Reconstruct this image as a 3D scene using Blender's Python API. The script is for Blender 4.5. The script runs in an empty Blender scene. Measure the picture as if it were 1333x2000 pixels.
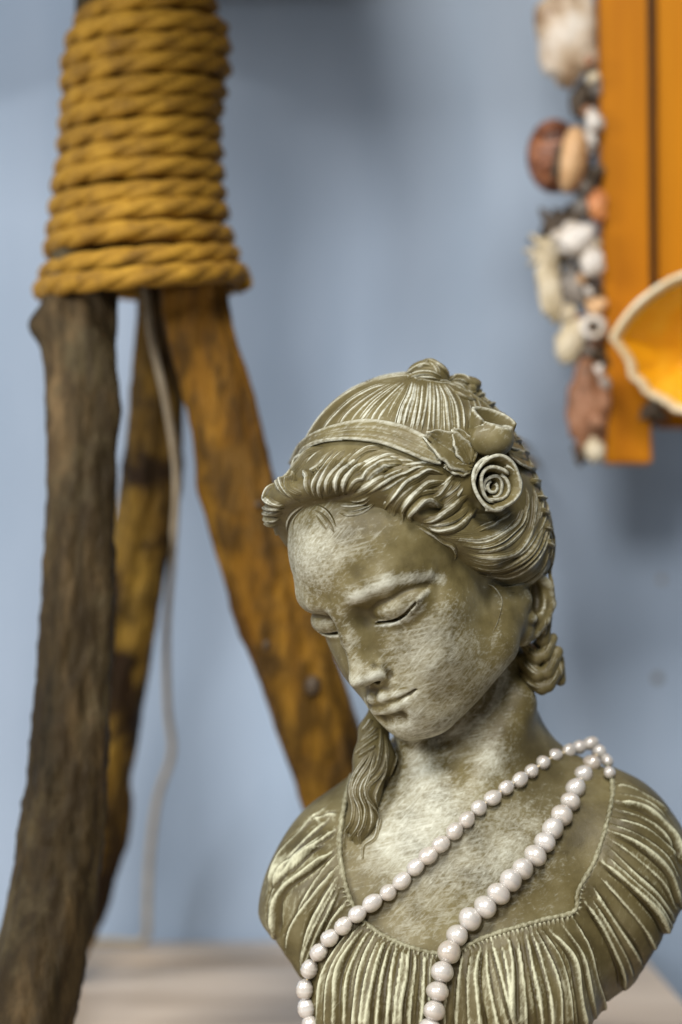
import bpy, bmesh, math, random
import numpy as np
from mathutils import Vector, Matrix

H_BODY, H_DRESS, H_HAIR = 0.00065, 0.00060, 0.0008   # sampling steps of the sculpted surfaces, metres

scene = bpy.context.scene
# ------------------------------------------------------------------ camera
PXM = 0.00021; CAMZ = 0.2376; FPX = 1.0 / PXM        # metres per photo pixel one metre away, camera height
cam = bpy.data.cameras.new('camera'); cam_ob = bpy.data.objects.new('camera', cam)
scene.collection.objects.link(cam_ob); scene.camera = cam_ob
cam_ob.location = (0, -1.0, CAMZ); cam_ob.rotation_euler = (math.pi / 2, 0, 0)
cam.sensor_fit = 'VERTICAL'; cam.sensor_height = 36; cam.sensor_width = 24
cam.lens = 36 / (2000 * PXM); cam.clip_start = 0.05; cam.clip_end = 50
cam.dof.use_dof = True; cam.dof.focus_distance = 0.962; cam.dof.aperture_fstop = 3.7
# ------------------------------------------------------------------ world and lamps (indoor light)
world = bpy.data.worlds.new('World'); scene.world = world; world.use_nodes = True
bg = world.node_tree.nodes['Background']
bg.inputs[0].default_value = (0.85, 0.92, 1.0, 1); bg.inputs[1].default_value = 0.13
def area(name, loc, target, size, energy, color, size_y=None):
    l = bpy.data.lights.new(name, 'AREA'); l.energy = energy; l.color = color; l.size = size
    if size_y: l.shape = 'RECTANGLE'; l.size_y = size_y
    o = bpy.data.objects.new(name, l); scene.collection.objects.link(o); o.location = loc
    o.rotation_euler = (Vector(target) - Vector(loc)).to_track_quat('-Z', 'Y').to_euler()
    return o
area('window_light', (-1.15, -0.75, 0.76), (0.02, 0.05, 0.2), 0.55, 20, (0.98, 0.99, 1.0), 0.8)
area('front_lamp', (-0.42, -1.75, 0.95), (0.0, 0.05, 0.2), 0.36, 17, (1.0, 0.98, 0.95))
area('ceiling_lamp', (0.12, -0.80, 1.25), (0.04, 0.0, 0.2), 0.32, 16, (1.0, 0.96, 0.90))
scene.view_settings.view_transform = 'Standard'; scene.view_settings.look = 'None'
scene.view_settings.exposure = 0.0; scene.view_settings.gamma = 1.0
scene.view_settings.use_curve_mapping = False
scene.render.engine = 'CYCLES'

# ------------------------------------------------------------ distance-field sculpting tools
F32=np.float32
# ---------- camera mapping (photo pixels 1333x2000) ----------
def px2w(px,py,Y=0.0):
    d=1.0+Y
    return np.array([(px-666.5)*PXM*d, Y, CAMZ+(1000-py)*PXM*d])
def w2px(p):
    d=1.0+p[...,1]
    return np.stack([666.5+p[...,0]/d*FPX, 1000-(p[...,2]-CAMZ)/d*FPX],-1)
# ---------- SDF ----------
def smin(a,b,k):
    h=np.maximum(k-np.abs(a-b),0)/k
    return np.minimum(a,b)-h*h*k*0.25
def smax(a,b,k): return -smin(-a,-b,k)
def ell(p,c,r,rot=None):
    q=p-np.array(c,F32)
    if rot is not None: q=q@np.array(rot,F32)
    r=np.array(r,F32)
    a=q/r; k0=np.sqrt((a*a).sum(-1)); b=a/r; k1=np.sqrt((b*b).sum(-1))
    return k0*(k0-1)/np.maximum(k1,1e-6)
def sph(p,c,r):
    q=p-np.array(c,F32); return np.sqrt((q*q).sum(-1))-F32(r)
def cap(p,a,b,ra,rb):
    a=np.array(a,F32);b=np.array(b,F32);ab=b-a;pa=p-a
    t=np.clip((pa@ab)/F32(ab@ab),0,1)
    q=pa-t[...,None]*ab
    return np.sqrt((q*q).sum(-1))-(ra+(rb-ra)*t)
def chain(p,pts,rad,k=None):
    d=None
    for i in range(len(pts)-1):
        e=cap(p,pts[i],pts[i+1],rad[i],rad[i+1])
        d=e if d is None else (np.minimum(d,e) if not k else smin(d,e,k))
    return d
def rot_euler(rx,ry,rz):
    rx,ry,rz=map(math.radians,(rx,ry,rz))
    Rx=np.array([[1,0,0],[0,math.cos(rx),-math.sin(rx)],[0,math.sin(rx),math.cos(rx)]])
    Ry=np.array([[math.cos(ry),0,math.sin(ry)],[0,1,0],[-math.sin(ry),0,math.cos(ry)]])
    Rz=np.array([[math.cos(rz),-math.sin(rz),0],[math.sin(rz),math.cos(rz),0],[0,0,1]])
    return Rz@Ry@Rx
# ---------- sparse surface nets ----------
def mesh_sdf(f,lo,hi,h,stride=4):
    lo=np.array(lo,float);hi=np.array(hi,float)
    n=(np.ceil((hi-lo)/h/stride).astype(int)+1)*stride+1
    ax=[(lo[i]+h*np.arange(n[i])).astype(F32) for i in range(3)]
    cx=[a[::stride] for a in ax]
    C=np.stack(np.meshgrid(*cx,indexing='ij'),-1)
    D=np.empty(C.shape[:3],F32)
    for i in range(C.shape[0]): D[i]=f(C[i].reshape(-1,3)).reshape(C.shape[1:3])
    G=np.repeat(np.repeat(np.repeat(D,stride,0),stride,1),stride,2)[:n[0],:n[1],:n[2]].copy()
    band=h*stride*1.75
    # block active if any corner is near
    A=np.abs(D)<band
    B=A[:-1,:-1,:-1].copy()
    for dx in(0,1):
        for dy in(0,1):
            for dz in(0,1): B|=A[dx:A.shape[0]-1+dx,dy:A.shape[1]-1+dy,dz:A.shape[2]-1+dz]
    M=np.zeros(n,bool)
    M[:-1,:-1,:-1]=np.repeat(np.repeat(np.repeat(B,stride,0),stride,1),stride,2)
    for axn in range(3):   # dilate by one toward + so that block faces are exact
        M2=M.copy(); s1=[slice(None)]*3;s2=[slice(None)]*3;s1[axn]=slice(1,None);s2[axn]=slice(None,-1)
        M2[tuple(s1)]|=M[tuple(s2)];M=M2
    I=np.argwhere(M)
    V=np.empty(len(I),F32)
    for s in range(0,len(I),400000):
        J=I[s:s+400000]
        P=np.stack([ax[0][J[:,0]],ax[1][J[:,1]],ax[2][J[:,2]]],-1)
        V[s:s+400000]=f(P)
    G[M]=V
    S=G<0
    # active cells
    cnt=np.zeros(np.array(n)-1,np.int8)
    for dx in(0,1):
        for dy in(0,1):
            for dz in(0,1): cnt+=S[dx:n[0]-1+dx,dy:n[1]-1+dy,dz:n[2]-1+dz]
    act=np.argwhere((cnt>0)&(cnt<8))
    idx=-np.ones(cnt.shape,np.int64); idx[tuple(act.T)]=np.arange(len(act))
    acc=np.zeros((len(act),3));w=np.zeros(len(act))
    cor=[(0,0,0),(1,0,0),(0,1,0),(1,1,0),(0,0,1),(1,0,1),(0,1,1),(1,1,1)]
    vals=[G[act[:,0]+c[0],act[:,1]+c[1],act[:,2]+c[2]] for c in cor]
    for a in range(8):
        for b in range(a+1,8):
            ca,cb=np.array(cor[a]),np.array(cor[b])
            if np.abs(ca-cb).sum()!=1: continue
            va,vb=vals[a],vals[b];m=(va<0)!=(vb<0)
            t=va[m]/(va[m]-vb[m])
            acc[m]+=ca+(cb-ca)*t[:,None];w[m]+=1
    verts=lo+h*(act+acc/w[:,None])
    faces=[]
    for axn in range(3):
        s1=[slice(None)]*3;s2=[slice(None)]*3;s1[axn]=slice(None,-1);s2[axn]=slice(1,None)
        E=S[tuple(s1)]!=S[tuple(s2)]
        e=np.argwhere(E)
        u,v=(axn+1)%3,(axn+2)%3
        ok=(e[:,u]>0)&(e[:,v]>0)&(e[:,u]<n[u]-1)&(e[:,v]<n[v]-1);e=e[ok]
        def at(du,dv):
            q=e.copy();q[:,u]+=du;q[:,v]+=dv;return idx[tuple(q.T)]
        f4=np.stack([at(-1,-1),at(0,-1),at(0,0),at(-1,0)],1)
        ins=S[tuple(e.T)]
        f4[~ins]=f4[~ins][:,::-1]
        faces.append(f4)
    faces=np.concatenate(faces)
    faces=faces[(faces>=0).all(1)]
    return verts,faces
def grad(f,P,e=1e-4):
    g=np.empty(P.shape,float)
    for i in range(3):
        d=np.zeros(3,F32);d[i]=e
        g[:,i]=f((P+d).astype(F32))-f((P-d).astype(F32))
    return g/np.maximum(np.linalg.norm(g,axis=1,keepdims=True),1e-9)
def cast(f,px,py,t0=-0.12,t1=0.12,n=60):
    """sphere-march from the camera through photo pixels onto f; returns points, hit mask"""
    px=np.asarray(px,float);py=np.asarray(py,float)
    D=np.stack([(px-666.5)*PXM,np.ones_like(px),(1000-py)*PXM],-1)
    L=np.linalg.norm(D,axis=1,keepdims=True);D=D/L
    O=np.array([0,-1.0,CAMZ])
    t=(np.full(len(px),1.0+t0))*L[:,0]
    for i in range(n):
        P=O+D*t[:,None]
        d=f(P.astype(F32))
        t=t+np.clip(d,-.02,.02)*.8
    P=O+D*t[:,None]
    hit=np.abs(f(P.astype(F32)))<3e-4
    return P,hit

# ------------------------------------------------------------ head
HS=0.00597
YAW,PIT,ROL=-46,16,-15
def headR():
    y,p,r=map(math.radians,(YAW,PIT,ROL))
    B=np.array([[1,0,0],[0,-1,0],[0,0,1.]])
    Rz=np.array([[np.cos(y),-np.sin(y),0],[np.sin(y),np.cos(y),0],[0,0,1]])
    Rx=np.array([[1,0,0],[0,np.cos(p),-np.sin(p)],[0,np.sin(p),np.cos(p)]])
    Ry=np.array([[np.cos(r),0,np.sin(r)],[0,1,0],[-np.sin(r),0,np.cos(r)]])
    return Ry@Rz@Rx@B
HR=headR()
HC=px2w(690,1328,0.0);HC=HC-(np.array((0,10.95,-3.2))@HR.T)*HS; HC=HC*np.array([1,0,1])
def w2h(P): return ((P-HC.astype(F32))@HR.astype(F32))/F32(HS)
def h2w(p): return np.asarray(p)@HR.T*HS+HC
def face(p):
    """head SDF, head-local life-size centimetres: x character's left, y forward, z up"""
    ax=np.abs(p[...,0]); q=p.copy(); q[...,0]=ax
    x,y,z=p[...,0],p[...,1],p[...,2]
    d=ell(q,(0,-1.4,3.8),(7.2,8.4,8.2))
    d=smin(d,ell(q,(0,3.6,3.6),(5.9,5.7,5.6)),2.0)
    d=smin(d,ell(q,(0,3.1,-2.0),(5.3,5.5,6.0)),1.8)
    # jaw
    d=smin(d,cap(q,(4.15,1.7,-5.6),(1.3,6.4,-7.6),1.85,1.6),2.2)
    d=smin(d,ell(q,(0,7.3,-7.7),(1.7,1.5,1.35)),1.4)
    d=smin(d,ell(q,(0,4.6,-5.8),(3.7,4.0,3.0)),1.4)
    # muzzle
    d=smin(d,ell(q,(0,7.2,-5.4),(2.4,2.2,2.2)),1.6)
    # cheeks
    d=smin(d,ell(q,(2.8,5.3,-3.4),(2.4,2.6,2.7)),1.8)
    d=smin(d,ell(q,(3.9,4.7,-1.2),(1.7,2.0,1.3)),1.8)
    m=(d<3.2)&(d>-1.6)&(y>2.2)&(z<4.2)&(z>-9.5)
    if m.any():
        d=d.copy(); d[m]=features(p[m],d[m])
    return d
def features(p,d):
    ax=np.abs(p[...,0]); q=p.copy(); q[...,0]=ax
    x,y,z=p[...,0],p[...,1],p[...,2]
    # brow
    d=smin(d,chain(q,[(0.7,8.55,1.5),(2.2,8.35,2.1),(3.8,7.5,2.4),(5.0,5.8,2.2)],[.42,.38,.30,.1],1.2),1.6)
    # sockets
    d=smax(d,-ell(q,(2.9,9.45,0.5),(1.9,1.45,1.0)),1.2)
    d=smax(d,-ell(q,(1.45,9.75,0.5),(0.5,0.85,0.8)),1.0)
    # fold under the brow
    d=smin(d,chain(q,[(1.0,7.75,1.65),(2.2,7.84,1.86),(3.4,7.55,1.95),(4.7,6.35,1.80),(5.4,5.4,1.5)],[.20,.28,.30,.22,.10],.6),.8)
    # eyes
    ex=3.05
    c=np.array((ex,6.35,0.48),F32)
    ub=(ax-ex)/2.2
    u2=np.clip(1-ub*ub,0,1)
    zs=0.34-0.60*u2+0.16*ub
    gap=0.25*np.clip(1-(ub-.08)**2*1.10,0.02,1)**.42
    ball=ell(q,c,(2.22,1.96,1.20))
    ball2=ell(q,c,(2.10,1.83,1.12))
    up=smax(ball,zs-z,0.08)
    lo=smax(ell(q,c+np.array((0,-.02,-.05),F32),(2.24,1.93,1.5)),z-(zs-gap),0.12)
    d=smin(d,up,0.22); d=smin(d,lo,0.5)
    slit=np.abs(z-(zs-gap*.5))-gap*.5
    slit=np.maximum(slit,-ball2); slit=np.maximum(slit,5.6-y); slit=np.maximum(slit,ball-.5)
    slit=np.where((ub>-.95)&(ub<.95),slit,1.0)
    d=smax(d,-slit,0.05)
    # nose
    d=smin(d,chain(q,[(0,8.0,1.2),(0,8.35,-.8),(0,8.9,-2.6)],[.50,.75,.98],.6),1.2)
    n=chain(q,[(0,8.6,1.6),(0,9.25,-.4),(0,10.12,-2.75)],[.60,.42,.42],.8)
    d=smin(d,n,0.9)
    n=ell(q,(0,10.2,-3.0),(.52,.76,.50))
    n=smin(n,ell(q,(.75,9.2,-3.16),(.52,.88,.48)),.7)
    n=smin(n,cap(q,(0,10.0,-3.25),(0,9.0,-3.7),.33,.3),.4)
    d=smin(d,n,0.6)
    d=smax(d,-ell(q,(.52,9.4,-3.75),(.20,.38,.20)),.2)
    d=smax(d,-chain(q,[(1.22,9.45,-2.6),(1.48,9.1,-3.0),(1.38,8.85,-3.6)],[.02,.03,.02],.2),.6)
    # philtrum
    d=smax(d,-cap(q,(0,9.72,-4.0),(0,9.85,-4.75),.14,.20),.5)
    # lips
    ul=chain(q,[(0,9.42,-5.02),(.5,9.42,-4.9),(1.3,8.95,-5.08),(2.35,8.0,-5.3)],[.30,.36,.33,.16],.25)
    ll=chain(q,[(0,9.25,-5.86),(.8,9.12,-5.82),(1.6,8.5,-5.6),(2.35,7.85,-5.34)],[.50,.48,.34,.14],.25)
    d=smin(d,ul,.3); d=smin(d,ll,.34)
    ml=chain(q,[(0,10.0,-5.34),(.5,9.98,-5.25),(1.4,9.4,-5.36),(2.1,8.65,-5.34),(2.5,8.3,-5.22)],[.06,.06,.08,.08,.05],.05)
    d=smax(d,-ml,.26)
    # mentolabial
    d=smax(d,-cap(q,(-.1,9.5,-6.75),(.9,9.25,-6.65),.30,.25),.8)
    return d
def ear(q):
    """both ears by symmetry"""
    R=rot_euler(0,0,-40)
    p=(q-np.array((6.2,-.3,-3.2),F32))@R.astype(F32)
    d=ell(p,(0.25,-.3,.3),(.55,1.7,2.9))
    d=smin(d,ell(p,(.3,.35,-2.3),(.5,.95,.95)),.6)
    d=smax(d,-ell(p,(.95,-.2,-.1),(.85,.95,1.5)),.25)
    hel=chain(p,[(.35,1.1,.6),(.55,1.2,1.9),(.75,.4,2.9),(.85,-.9,2.8),(.95,-1.75,1.6),(.9,-1.75,.0),(.7,-1.1,-1.4),(.45,-.3,-2.3)],[.28,.34,.38,.4,.4,.38,.33,.3],.1)
    d=smin(d,hel,.25)
    anti=chain(p,[(.6,-.5,1.7),(.75,-.95,.5),(.75,-.8,-.7),(.65,0,-1.5)],[.28,.3,.3,.3],.1)
    d=smin(d,anti,.25)
    d=smin(d,ell(p,(.5,1.15,-.5),(.4,.45,.6)),.3)
    return d
def head(p):
    q=p.copy();q[...,0]=np.abs(q[...,0])
    d=face(p)
    d=smin(d,ell(q,(5.2,.2,-4.2),(.7,1.2,1.6)),.9)
    m=np.abs(d)<2.5
    m&=(q[...,1]<3)&(q[...,1]>-4.5)&(q[...,0]>4)
    if m.any(): d=d.copy(); d[m]=np.where(p[m][...,0]<0,smin(d[m],ear(q[m]),.5),d[m])
    return d

# ------------------------------------------------------------ torso, dress and hair volumes
def W(px,py,Y=0.0): return tuple(px2w(px,py,Y))
def inrad(f,P,c,rad):
    q=P-np.array(c,F32); dd=np.sqrt((q*q).sum(-1)); m=dd<rad
    out=(dd-rad*.8).astype(F32); out=np.maximum(out,.01)
    if m.any(): out[m]=f(P[m])
    return out
def headw(P):
    d=head(w2h(P))*F32(HS)
    q=P-np.array(W(1045,1188,-.002),F32); m=(q*q).sum(-1)<.03**2
    if m.any(): d=d.copy(); d[m]=nearear(P[m],d[m])
    return d
def nearear(P,d):
    """the ear on the viewer's side, opening forwards"""
    Y=-.006
    e=ell(P,W(1040,1185,Y+.005),(.0066,.0050,.0128))
    e=smin(e,ell(P,W(1020,1234,Y-.001),(.0044,.0036,.0046)),.004)
    e=smax(e,-ell(P,W(1048,1168,Y-.001),(.0040,.0062,.0072)),.0012)
    hx=chain(P,[W(1022,1135,Y-.001),W(1050,1122,Y+.001),W(1072,1145,Y+.004),W(1077,1180,Y+.005),W(1066,1212,Y+.004),W(1046,1236,Y+.002),W(1024,1248,Y)],[.0018,.0021,.0022,.0021,.0019,.0019,.0024],.001)
    e=smin(e,hx,.0012)
    e=smin(e,ell(P,W(1024,1170,Y-.004),(.0024,.0028,.0030)),.0014)
    e=smin(e,ell(P,W(1038,1208,Y-.002),(.0024,.0022,.0017)),.0010)
    e=smin(e,ell(P,W(1004,1192,-.004),(.0060,.013,.0130)),.006)
    return smin(d,e,.0045)
def torso(P):
    d=ell(P,W(905,1790,.012),(.066,.044,.066))
    d=smin(d,cap(P,W(680,1775,.012),W(1180,1705,.018),.027,.032),.03)
    d=smin(d,ell(P,W(652,1790,.010),(.0265,.030,.036)),.015)
    d=smin(d,ell(P,W(1198,1722,.014),(.0275,.032,.037)),.015)
    d=smin(d,ell(P,W(690,1960,.004),(.021,.030,.036)),.012)
    # trapezius slope
    d=smin(d,cap(P,W(965,1480,.026),W(1170,1610,.022),.020,.016),.02)
    d=smin(d,cap(P,W(905,1480,.026),W(690,1640,.016),.020,.016),.02)
    # breasts
    d=smin(d,ell(P,W(770,1975,-.022),(.026,.024,.028)),.02)
    d=smin(d,ell(P,W(1010,1965,-.022),(.027,.024,.028)),.02)
    # clavicles and the pit between them
    d=smin(d,cap(P,W(845,1640,-.020),W(700,1600,.005),.0042,.003),.010)
    d=smin(d,cap(P,W(905,1635,-.020),W(1110,1575,.007),.0042,.003),.010)
    d=smax(d,-sph(P,W(873,1612,-.0365),.007),.014)
    return d
def neck(P):
    d=cap(P,W(915,1300,.022),W(915,1560,.022),.0250,.0275)
    # sternomastoid from behind the ear to the pit of the throat
    d=smin(d,cap(P,W(1015,1370,.006),W(892,1600,-.016),.0068,.0038),.008)
    d=smin(d,cap(P,W(800,1420,.002),W(855,1605,-.016),.006,.0038),.008)
    return d
def cut(P):
    """trimmed underside of the bust"""
    uv=w2px(P)
    def plane(a,b):
        a=np.array(a,float);b=np.array(b,float);t=(b-a)/np.linalg.norm(b-a);n=np.array([-t[1],t[0]])
        return ((uv-a)@n)*PXM
    r=plane((1325,1785),(1195,1990)); l=plane((592,1915),(520,1810))
    return smax(-r,np.minimum(-l,(597-uv[...,0])*PXM),.003).astype(F32)
def body(P):
    t=smin(torso(P),neck(P),.018)
    h=inrad(headw,P,HC,.098)
    d=smin(t,h,.010)
    return smax(d,cut(P)+F32(.003),.004)
NECKLINE=[(640,1380),(700,1470),(676,1560),(664,1640),(668,1690),(682,1750),(712,1800),(770,1838),(850,1862),(905,1850),(960,1826),(1060,1797),(1122,1780),(1131,1738),(1165,1675),(1190,1590),(1197,1530),(1180,1480),(1180,1380)]
def poly_sd(uv,poly):
    poly=np.array(poly,float); n=len(poly)
    d=np.full(len(uv),1e9); ins=np.zeros(len(uv),bool)
    for i in range(n):
        a=poly[i];b=poly[(i+1)%n];e=b-a;w=uv-a
        t=np.clip((w@e)/(e@e),0,1); q=w-t[:,None]*e
        d=np.minimum(d,(q*q).sum(1))
        c=((a[1]<=uv[:,1])&(b[1]>uv[:,1]))|((b[1]<=uv[:,1])&(a[1]>uv[:,1]))
        if abs(e[1])>1e-9: ins^=c&(uv[:,0]<a[0]+(uv[:,1]-a[1])/e[1]*e[0])
    d=np.sqrt(d); return np.where(ins,-d,d)
def dress(P):
    t=smin(torso(P),neck(P),.018)
    t=t-F32(.0016)
    op=np.full(len(P),1,F32); m=(t<.004)&(t>-.004)
    if m.any(): op[m]=poly_sd(w2px(P[m]),NECKLINE)*PXM
    d=smax(t,-op,.0012)
    return smax(d,cut(P),.0015)
def hairmass(p):
    """hair volume in head-local cm"""
    q=p.copy();q[...,0]=np.abs(q[...,0])
    y=p[...,1];z=p[...,2]
    d=ell(p,(0,-1.7,4.6),(7.6,8.7,8.6))
    d=smin(d,ell(q,(0,3.4,4.8),(6.3,5.6,5.6)),1.5)
    d=smin(d,ell(q,(1.8,-3.8,.6),(5.6,4.8,6.2)),1.5)
    d=smin(d,chain(q,[(0,7.3,9.6),(2.6,6.7,9.3),(4.6,5.7,8.0),(6.0,4.2,5.6)],[.8,1.0,1.05,.9],.8),.9)
    d=smin(d,chain(q,[(6.2,3.2,3.2),(6.6,.8,.6),(6.4,-2.0,-1.2)],[.8,1.15,1.3],.8),1.2)
    zh=np.interp(y,[-12,-6,-4,-1.9,.9,2.5,3.4,4.4,5.2,6.3,7,8],[-6.5,-5.5,-4.6,-3.4,-2.2,-.6,1.5,4.1,5.7,7.4,8.6,9.0]).astype(F32)
    return smax(d,(zh-z)*F32(.75),.9)
def hairw0(P): return inrad(lambda Q:hairmass(w2h(Q))*F32(HS),P,HC,.098)
HOLLOW=[((600,926),(634,900),.0017,.0013),((828,1000),(866,990),.0019,.0012),((705,945),(760,912),.0012,.0010),((972,1012),(930,1006),.0022,.0014),((985,1098),(1012,1090),.0014,.0010),((700,960),(640,978),.0010,.0010),((930,985),(905,975),.0014,.001)]
_hp,_=cast(hairw0,[q[0] for h in HOLLOW for q in h[:2]],[q[1] for h in HOLLOW for q in h[:2]])
def hairw(P):
    d=hairw0(P)
    for i,h in enumerate(HOLLOW): d=smax(d,-cap(P,_hp[2*i],_hp[2*i+1],h[2],h[3]),.0014)
    return d
TRESS=[(746,1385,.010),(730,1430,.002),(731,1480,-.004),(712,1545,-.010),(707,1605,-.013),(700,1650,-.015)]
TRESSR=[.0050,.0055,.0078,.0062,.0055,.0020]
BRAIDV=[(1068,1205,.034),(1060,1260,.034),(1056,1310,.033),(1062,1340,.034)]
def tressw(P): return chain(P,[W(*t) for t in TRESS],TRESSR,.004)
def A7p(x,y,Y): return W(960+.15*x,1080+.15*y,Y)
def braidw(P):
    d=ell(P,W(1058,1300,.013),(.0070,.008,.0120))
    for a,b,ra,rb in (((440,1200),(600,1360),.0022,.0030),((410,1390),(600,1590),.0030,.0034),((440,1610),(660,1760),.0030,.0030),((800,1110),(690,1330),.0022,.0028),((860,1290),(720,1560),.0026,.0030),((880,1500),(740,1730),.0026,.0028)):
        d=np.minimum(d,cap(P,A7p(*a,.008),A7p(*b,.003),ra,rb))
    d=np.minimum(d,cap(P,A7p(735,830,.006),A7p(670,1130,.004),.0020,.0030))
    return np.minimum(d,cap(P,A7p(890,1380,.012),A7p(900,1660,.011),.0020,.0024))
def bunw(P):
    d=ell(P,W(836,736,-.004),(.0088,.0085,.0068))
    return smin(d,ell(P,W(906,750,.002),(.0072,.0060,.0032)),.003)
def hairall(P): return np.minimum(smin(np.minimum(hairw(P),bunw(P)),bunw(P),.001),np.minimum(tressw(P),braidw(P)))
def bodyhair(P): return np.minimum(body(P),hairall(P))

# ------------------------------------------------------------ hair locks
def catmull(pts,n):
    p=np.asarray(pts,float); p=np.vstack([2*p[0]-p[1],p,2*p[-1]-p[-2]])
    m=len(p)-3; t=np.linspace(0,m-1e-9,n); i=t.astype(int); f=(t-i)[:,None]
    a,b,c,d=p[i],p[i+1],p[i+2],p[i+3]
    return .5*(2*b+(c-a)*f+(2*a-5*b+4*c-d)*f*f+(3*b-a-3*c+d)*f**3)
def resample(c,n):
    s=np.r_[0,np.cumsum(np.linalg.norm(np.diff(c,axis=0),axis=1))]
    t=np.linspace(0,s[-1],n)
    return np.stack([np.interp(t,s,c[:,k]) for k in range(c.shape[1])],1)
def tr(x0,y0,k,*pts): return [(x0+a*k,y0+b*k) for a,b in pts]
A1=lambda *p:tr(490,850,.195,*p)
A2=lambda *p:tr(700,850,.195,*p)
A3=lambda *p:tr(860,960,.195,*p)
A4=lambda *p:tr(860,680,.195,*p)
A5=lambda *p:tr(600,690,.225,*p)
A6=lambda *p:tr(640,1370,.165,*p)
A7=lambda *p:tr(960,1080,.15,*p)
LOCKS=[]   # (px points, half width px, lift mm, ridges, mode)
def L(pts,w,lift=1.2,rid=2,mode='both'): LOCKS.append((pts,w,lift,rid,mode))
# crown strands running from the top knot down to the headband
G=[A5((700,262),(560,300),(380,400),(230,540),(110,690)),A5((760,250),(620,330),(480,420),(350,530),(270,640)),A5((820,250),(690,340),(580,430),(490,540),(440,610)),
 A5((860,250),(760,340),(660,440),(580,540),(550,620)),A5((890,245),(820,350),(760,450),(690,610)),A5((910,250),(880,370),(830,480),(790,640)),A5((960,250),(950,380),(920,500),(890,660)),
 A5((1020,250),(1010,370),(990,500),(950,670)),A5((1080,250),(1080,380),(1070,500),(1050,690)),A5((1130,260),(1150,380),(1150,500),(1150,690)),A5((1160,270),(1210,390),(1220,500),(1240,690)),
 A5((1200,270),(1280,400),(1310,500),(1320,690)),A5((1240,260),(1340,330),(1400,450),(1420,640)),A5((1280,250),(1400,310),(1480,400),(1530,560))]
rg=random.Random(5)
def between(a,b,t,n=12):
    A=resample(catmull(a,40),n);B=resample(catmull(b,40),n);return A*(1-t)+B*t
for i,g in enumerate(G):
    L(g,6.5+4*rg.random(),.55+.5*rg.random(),rg.choice((1,2,2)),'long')
    if i<len(G)-1: L(between(g,G[i+1],.3+.4*rg.random()),3.0+3.5*rg.random(),.5+.7*rg.random(),1,'long')
# top knot
for p,w,l in ((A5((835,225),(900,150),(1010,95),(1120,110)),8,1.6),(A5((845,240),(960,175),(1080,170),(1180,215)),8,1.6),(A5((990,40),(1110,80),(1200,150),(1235,225)),8,1.6),(A5((1000,20),(1045,60),(1000,110),(930,140)),6,1.4),(A5((900,245),(1000,215),(1100,215),(1170,240)),6,1.2),(A5((1050,60),(1130,130),(1150,200)),7,1.2),
 (A5((1200,240),(1290,200),(1390,210),(1440,260)),7,1.6),(A5((1230,260),(1330,235),(1420,270)),6,1.4)):
    L(p,w,l,2)
# front waves
L(A1((720,128),(600,170),(500,300),(400,420),(395,530),(510,590)),13.4,3.2,1)
L(A1((700,118),(520,210),(350,310),(285,440),(370,560),(500,680)),13.4,2.5,2)
L(A1((480,260),(330,330),(260,420),(300,520),(400,620)),9.8,1.8,1)
L(A1((830,140),(720,290),(610,390),(560,500),(600,610)),11.0,2.4,1)
L(A1((880,140),(770,300),(680,420),(630,520),(650,630)),9.8,1.9,1)
L(A1((940,150),(800,330),(730,450),(690,540),(700,640)),11.0,2.4,1)
L(A1((1060,130),(960,280),(830,400),(775,500),(780,625)),11.0,2.5,1)
L(A1((1100,180),(1000,310),(900,380),(850,480),(870,615)),9.8,2.0,1)
L(A1((1180,260),(1060,340),(980,420),(930,500),(940,600)),9.8,1.8,1)
L(A1((1333,118),(1180,140),(1080,200),(980,300),(890,375)),9.8,2.2,1)
L(A1((1520,270),(1340,290),(1180,400),(1050,470),(950,580)),14.6,3.2,2)
L(A1((1500,200),(1350,220),(1200,290),(1080,370)),11.0,1.5,2)
L(A1((1450,400),(1300,450),(1150,530),(1020,600)),11.0,1.5,1)
# locks on the far temple
L(A1((260,430),(150,520),(110,610),(190,680),(340,705)),11.0,2.0,2)
L(A1((360,715),(230,690),(150,640),(90,660)),9.8,2.0,1)
L(A1((345,735),(200,730),(85,735)),8.5,2.2,1)
L(A1((325,775),(190,785),(90,775)),8.5,2.2,1)
L(A1((300,835),(180,845),(95,825)),8.5,2.1,1)
L(A1((280,895),(180,905),(120,895),(150,970)),8.5,2.0,1)
L(A1((280,950),(215,1000),(200,1045)),7.3,1.5,1)
# wisps on the forehead
for p,w in ((A1((550,690),(430,760),(370,860),(360,985)),3.2),(A1((570,715),(480,790),(430,870),(420,955)),2.6),(A1((640,685),(760,750),(830,850),(858,930)),2.4),(A1((630,735),(730,810),(800,900),(850,995)),3.4),
 (A1((650,790),(700,870),(770,955)),2.2),(A1((870,770),(960,805),(1080,790),(1180,740),(1250,670)),2.6),(A1((870,705),(1000,715),(1120,690),(1210,630)),3.2),(A1((980,655),(1090,650),(1200,610)),2.2),(A1((890,740),(1000,760),(1130,735),(1230,680)),2.2)):
    L(p,w*1.35,1.15,1)
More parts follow.
